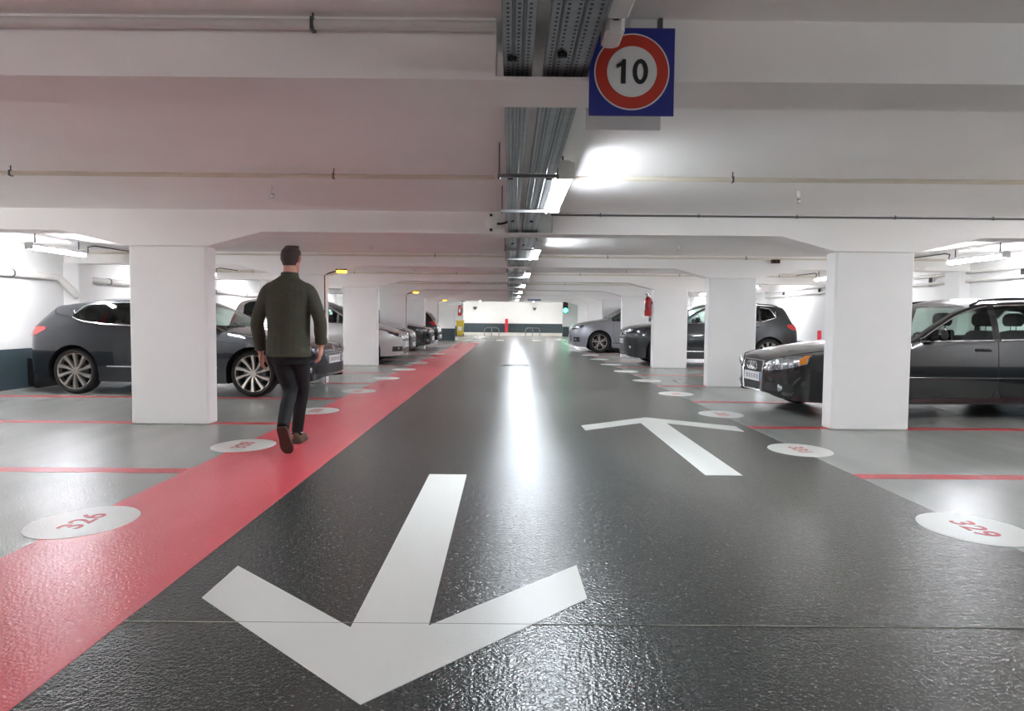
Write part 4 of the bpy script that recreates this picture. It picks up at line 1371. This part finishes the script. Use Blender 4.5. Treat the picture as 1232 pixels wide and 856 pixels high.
# ------------------------------------------------------------------ pipes and cables under the ceiling
def pipe(name, x0, x1, y, z, r, m, label, clamps=3, tilt=0):
    root = empty(name, (0, y, z), 0, label, 'pipe')
    MB().tube([(x0, 0, 0), (x1, 0, 0)], r, 12).build('tube', m, root, 60)
    for k in range(clamps):
        x = x0 + (x1 - x0) * (k + .5) / clamps
        g = MB()
        g.box(x - .006, x + .006, -r - .003, r + .003, -r - .004, r + .003)
        g.box(x - .003, x + .003, -.003, .003, r, ZS - z)
        g.build('clamp', GALVD, root)
    return root
pipe('ceiling_pipe', XL + .3, -.12, 5.2, 2.125, .017, PIPEY, 'cream pipe crossing the ceiling towards the side wall with the red path', 3)
pipe('ceiling_pipe', .45, XR - .3, 5.2, 2.125, .017, PIPEY, 'cream pipe crossing the ceiling above the black parked estate', 3)
pipe('ceiling_pipe', -6.5, -.06, 2.575, 2.14, .018, PIPEW, 'white pipe along the front of the first beam, ending at the trays', 5)
pipe('ceiling_cable', .40, XR - .3, 7.22, 2.155, .010, mat('grey_cable', (96, 94, 92), .5), 'thin grey cable along the top of the second beam', 7)
for k, y in enumerate(ROWS[2:7]):
    pipe('ceiling_pipe', XL + .3, -.08, y - .20, 2.135, .016, PIPEY, f'pipe along the {ORD[k+2]} beam, red path half', 3)
    pipe('ceiling_pipe', .45, XR - .3, y - .20, 2.135, .016, PIPEY, f'pipe along the {ORD[k+2]} beam, half opposite the red path', 3)

def sprinkler(x, y, label):
    r = empty('sprinkler_head', (x, y, 0), 0, label, 'sprinkler', 'ceiling sprinkler heads')
    MB().cyl((0, 0, ZS), (0, 0, 2.12), .012, 8).build('pipe_stub', PIPEW, r)
    MB().lathe([(.014, 2.12), (.016, 2.105), (.008, 2.10), (.006, 2.085)], 10).build('body', CHROME, r)
    MB().lathe([(.018, 2.082), (.018, 2.079)], 10).build('deflector', CHROME, r)
for i, (x, y) in enumerate(((-1.95, 5.9), (2.35, 5.9), (-2.0, 10.3), (2.4, 10.3), (-2.0, 14.9), (2.4, 14.9))):
    sprinkler(x, y, f'small ceiling sprinkler head between beams {["two and one", "two and one", "two and three", "two and three", "three and four", "three and four"][i]}, ' + ('red path half' if x < 0 else 'opposite half'))

r = empty('alarm_sounder', (-.20, 7.165, 2.065), 0, 'white round alarm globe on the second beam beside the trays', 'alarm')
MB().lathe([(.0, -.062), (.03, -.058), (.055, -.035), (.062, 0), (.055, .035), (.03, .058), (0, .062)], 20).build('globe', HOUS, r, 60)
MB().lathe([(.014, -.085), (.016, -.06)], 10).build('bottom_stud', BLACK, r)
MB().lathe([(.016, .06), (.014, .085)], 10).build('top_stud', BLACK, r)
MB().tube([(.06, 0, -.01), (.1, -.01, -.012), (.13, 0, -.004), (.17, 0, .01)], .011, 8).build('cable', BLACK, r)
r = empty('smoke_detector', (4.35, 11.80, 2.09), 0, 'small dark red detector unit on the pipe of the third beam', 'detector')
MB().cbox(-.07, .07, -.03, .03, -.03, .03, .008).build('body', mat('dark_red_plastic', (92, 40, 36), .45), r)
for x in (-.03, .035):
    MB().lathe([(.024, -.045), (.024, -.03)], 12, 'Y', (x, 0, 0)).build('lens', BLACK, r)

# amber lamps on the haunches
for i, y in enumerate((ROWS[2], ROWS[4], ROWS[6])):
    r = empty('amber_lamp', (-3.03, y - .19, 0), 0, f'small amber warning lamp under the haunch of the {ORD[(1, 3, 5)[i]]} pillar beside the red path', 'warning light', 'amber lamps')
    MB().tube([(-.035, 0, .02), (-.035, 0, 1.80), (.04, 0, 1.84), (.2, 0, 1.885)], .011, 8).build('conduit', BLACK, r)
    MB().cbox(.15, .33, -.03, .03, 1.885, 1.91, .006).build('base', BLACK, r)
    MB().cbox(.165, .325, -.035, .035, 1.842, 1.886, .012).build('lens', AMBER, r, 60)

# wall pipe behind the bays
def wall_pipe(y0, y1, x, z, s, label):
    r = empty('wall_pipe', (0, 0, 0), 0, label, 'pipe')
    MB().tube([(x, y0, z), (x, y1 - .3, z), (x + s * .03, y1 - .22, z - .02), (x + s * .16, y1 - .05, z - .24), (x + s * .17, y1 - .02, z - .3)], .055, 14).build('tube', PIPEW, r, 50)
    for yy in (y0 + .8, (y0 + y1) / 2 + .8):
        MB().lathe([(.062, -.015), (.062, .015)], 14, 'Y', (x, yy, z)).build('clamp', GALVD, r)
for k in range(0, 5):
    wall_pipe(ROWS[k] + .22, ROWS[k + 1] - .22, XL + .07, 1.72, 1, f'white pipe along the side wall of the red path side, {ORD[k]} stretch')
for k in range(0, 5):
    r = empty('wall_pipe', (0, 0, 0), 0, f'white twin pipes along the side wall opposite the red path, {ORD[k]} stretch', 'pipe')
    for z in (1.80, 1.94):
        MB().tube([(XR - .08, ROWS[k] + .22, z), (XR - .08, ROWS[k + 1] - .22, z)], .028, 10).build('tube', PIPEW, r, 60)
    for yy in (ROWS[k] + .9, ROWS[k] + 3.2):
        MB().box(XR - .06, XR, yy - .006, yy + .006, 1.77, 1.97).build('clamp', GALVD, r)

# ------------------------------------------------------------------ posts, hoops, bins, extinguishers at the far end
def post(x, y, h, w, label):
    r = empty('red_post', (x, y, 0), 0, label, 'post')
    MB().cbox(-w / 2, w / 2, -w / 2, w / 2, .02, h, .012).build('shaft', REDP, r)
    MB().cbox(-w / 2 - .03, w / 2 + .03, -w / 2 - .03, w / 2 + .03, 0, .022, .01).build('foot_plate', GALVD, r)
post(-.30, 57.6, 1.12, .24, 'red square post standing before the end wall')
post(7.25, 16.75, .90, .075, 'red post by the side wall behind the black estate')
def hoop(x, y, label):
    r = empty('cycle_hoop', (x, y, 0), 0, label, 'cycle rack', 'steel cycle hoops')
    w, h = .48, .52
    pts = [(-w, 0, 0), (-w, 0, h - .2)] + [(-w + .2 - .2 * math.cos(a), 0, h - .2 + .2 * math.sin(a)) for a in (.4, .8, 1.2, PI / 2)]
    pts += [(w - .2 + .2 * math.sin(a), 0, h - .2 + .2 * math.cos(a)) for a in (0, .4, .8, 1.2)] + [(w, 0, h - .2), (w, 0, 0)]
    MB().tube(pts, .03, 8).build('hoop', GALV, r, 60)
    MB().cyl((0, 0, 0), (0, 0, h), .03, 8).build('middle_post', GALV, r, 60)
    for x2 in (-w, 0, w):
        MB().lathe([(.06, 0), (.06, .012)], 10, loc=(x2, 0, 0)).build('foot_plate', GALVD, r)
hoop(-1.22, 47.2, 'steel cycle hoop in front of the red post, on its walkway side')
hoop(1.50, 47.8, 'steel cycle hoop beyond the lane nearer the green signal')

def extinguisher(x, y, z, label, rz=0, s=1):
    r = empty('fire_extinguisher', (x, y, z), rz, label, 'extinguisher')
    r.scale = (s, s, s)
    MB().lathe([(.0, 0), (.07, .004), (.082, .03), (.082, .36), (.07, .41), (.035, .445), (.025, .46)], 20).build('cylinder', EXTR, r, 40)
    MB().cyl((0, 0, .455), (0, 0, .52), .018, 10).build('valve', CHROME, r)
    MB().box(-.012, .012, -.07, .05, .50, .515).build('handle', BLACK, r)
    MB().tube([(.02, -.02, .49), (.075, -.05, .47), (.095, -.05, .38), (.092, -.05, .12)], .011, 8).build('hose', BLACK, r)
    MB().box(-.04, .04, -.0865, -.076, .14, .28).build('label_sticker', SWHITE, r)
    MB().box(-.03, .03, .078, .1, .28, .34).build('wall_bracket', GALVD, r)
extinguisher(3.20, 16.66, 1.20, 'red fire extinguisher hung on the third pillar opposite the red path', R(-90))
extinguisher(-3.24, 45.85, 1.28, 'red fire extinguisher hung above the yellow bin', 0, 1.5)
b = empty('yellow_bin', (-3.17, 45.3, 0), 0, 'yellow wheeled bin standing against the white corner wall at the end', 'bin')
def taper(x0, x1, y0, y1, z0, z1, t):
    return MB().loft([[(x0 + t, y0 + t, z0), (x1 - t, y0 + t, z0), (x1 - t, y1 - t, z0), (x0 + t, y1 - t, z0)], [(x0, y0, z1), (x1, y0, z1), (x1, y1, z1), (x0, y1, z1)]])
taper(-.23, .23, -.26, .26, .05, .92, .05).build('body', YELB, b)
taper(-.25, .25, -.29, .28, .92, .985, -.0).build('lid', YELB, b)
MB().cyl((-.2, .3, .95), (.2, .3, .95), .016, 8).build('handle', YELB, b)
for x in (-.2, .2):
    MB().lathe([(.09, -.02), (.09, .02)], 14, 'X', (x, .2, .09)).build('wheel', RUBBER, b)
MB().box(-.12, .12, -.262, -.225, .35, .6).build('sticker', SWHITE, b)

g = empty('traffic_signal', (3.50, 45.6, 1.55), 0, 'small traffic signal with its green lamp lit at the end of the lane', 'traffic light')
MB().cbox(-.16, .16, -.1, .1, -.05, .75, .02).build('housing', BLACK, g)
MB().prism(circ(.15, 24, 0, .13), 'Y', -.13, -.09).build('green_lens', GREENL, g)
MB().prism(circ(.11, 24, 0, .48), 'Y', -.115, -.09).build('unlit_lens', mat('dark_red_lens', (60, 16, 18), .3), g)
MB().box(-.03, .03, -.03, .03, .75, 1.1).build('bracket', GALVD, g)
for x, y, z, l in ((-2.85, 57.9, 1.98, 'small grey wall lamp on the end wall, walkway side'), (1.95, 57.9, 1.95, 'small grey wall lamp on the end wall, signal side')):
    r = empty('wall_lamp', (x, y, z), 0, l, 'wall light')
    MB().loft([[(-.17, -.14, .08), (.17, -.14, .08), (.17, .1, .08), (-.17, .1, .08)], [(-.05, .0, -.14), (.05, .0, -.14), (.05, .1, -.14), (-.05, .1, -.14)]]).build('shade', GALVD, r)
    MB().box(-.06, .06, .06, .1, -.1, .05).build('wall_plate', GALVD, r)
r = empty('hanging_sign', (1.10, 33.2, 2.02), 0, 'small dark blue direction sign hanging under the ceiling far down the lane', 'sign')
MB().box(-.31, .31, -.015, .015, -.055, .055).build('panel', mat('navy_sign', (34, 40, 84), .4), r)
for k in range(8):
    MB().box(-.27 + .07 * k, -.23 + .07 * k, -.018, -.014, -.02, .02 + .012 * (k % 2)).build('letter', mat('sign_letter_grey', (120, 124, 160), .5), r)
for x in (-.25, .25):
    MB().cyl((x, 0, .05), (x, 0, .16), .006, 6).build('hanger_rod', GALVD, r)
r = empty('camera_unit', (-2.45, 36.6, 2.05), 0, 'small dark camera under the ceiling edge where the red walkway ends', 'camera')
MB().cyl((-.12, -.02, -.03), (.14, .05, -.03), .06, 12).build('body', BLACK, r)
MB().cyl((0, 0, 0), (0, 0, .6), .02, 8).build('stem', GALVD, r)
# rubber wall bumper behind the dark hatchback
r = empty('wall_bumper', (-7.2, 10.85, 0), 0, 'black rubber bumper slab on the wall behind the dark grey hatchback', 'bumper')
MB().cbox(-.04, .05, 0, .55, 0, .50, .012).build('slab', RUBBER, r)
MB().cbox(-.165, -.04, .05, .50, .05, .45, .008).build('backing', BLACK, r)
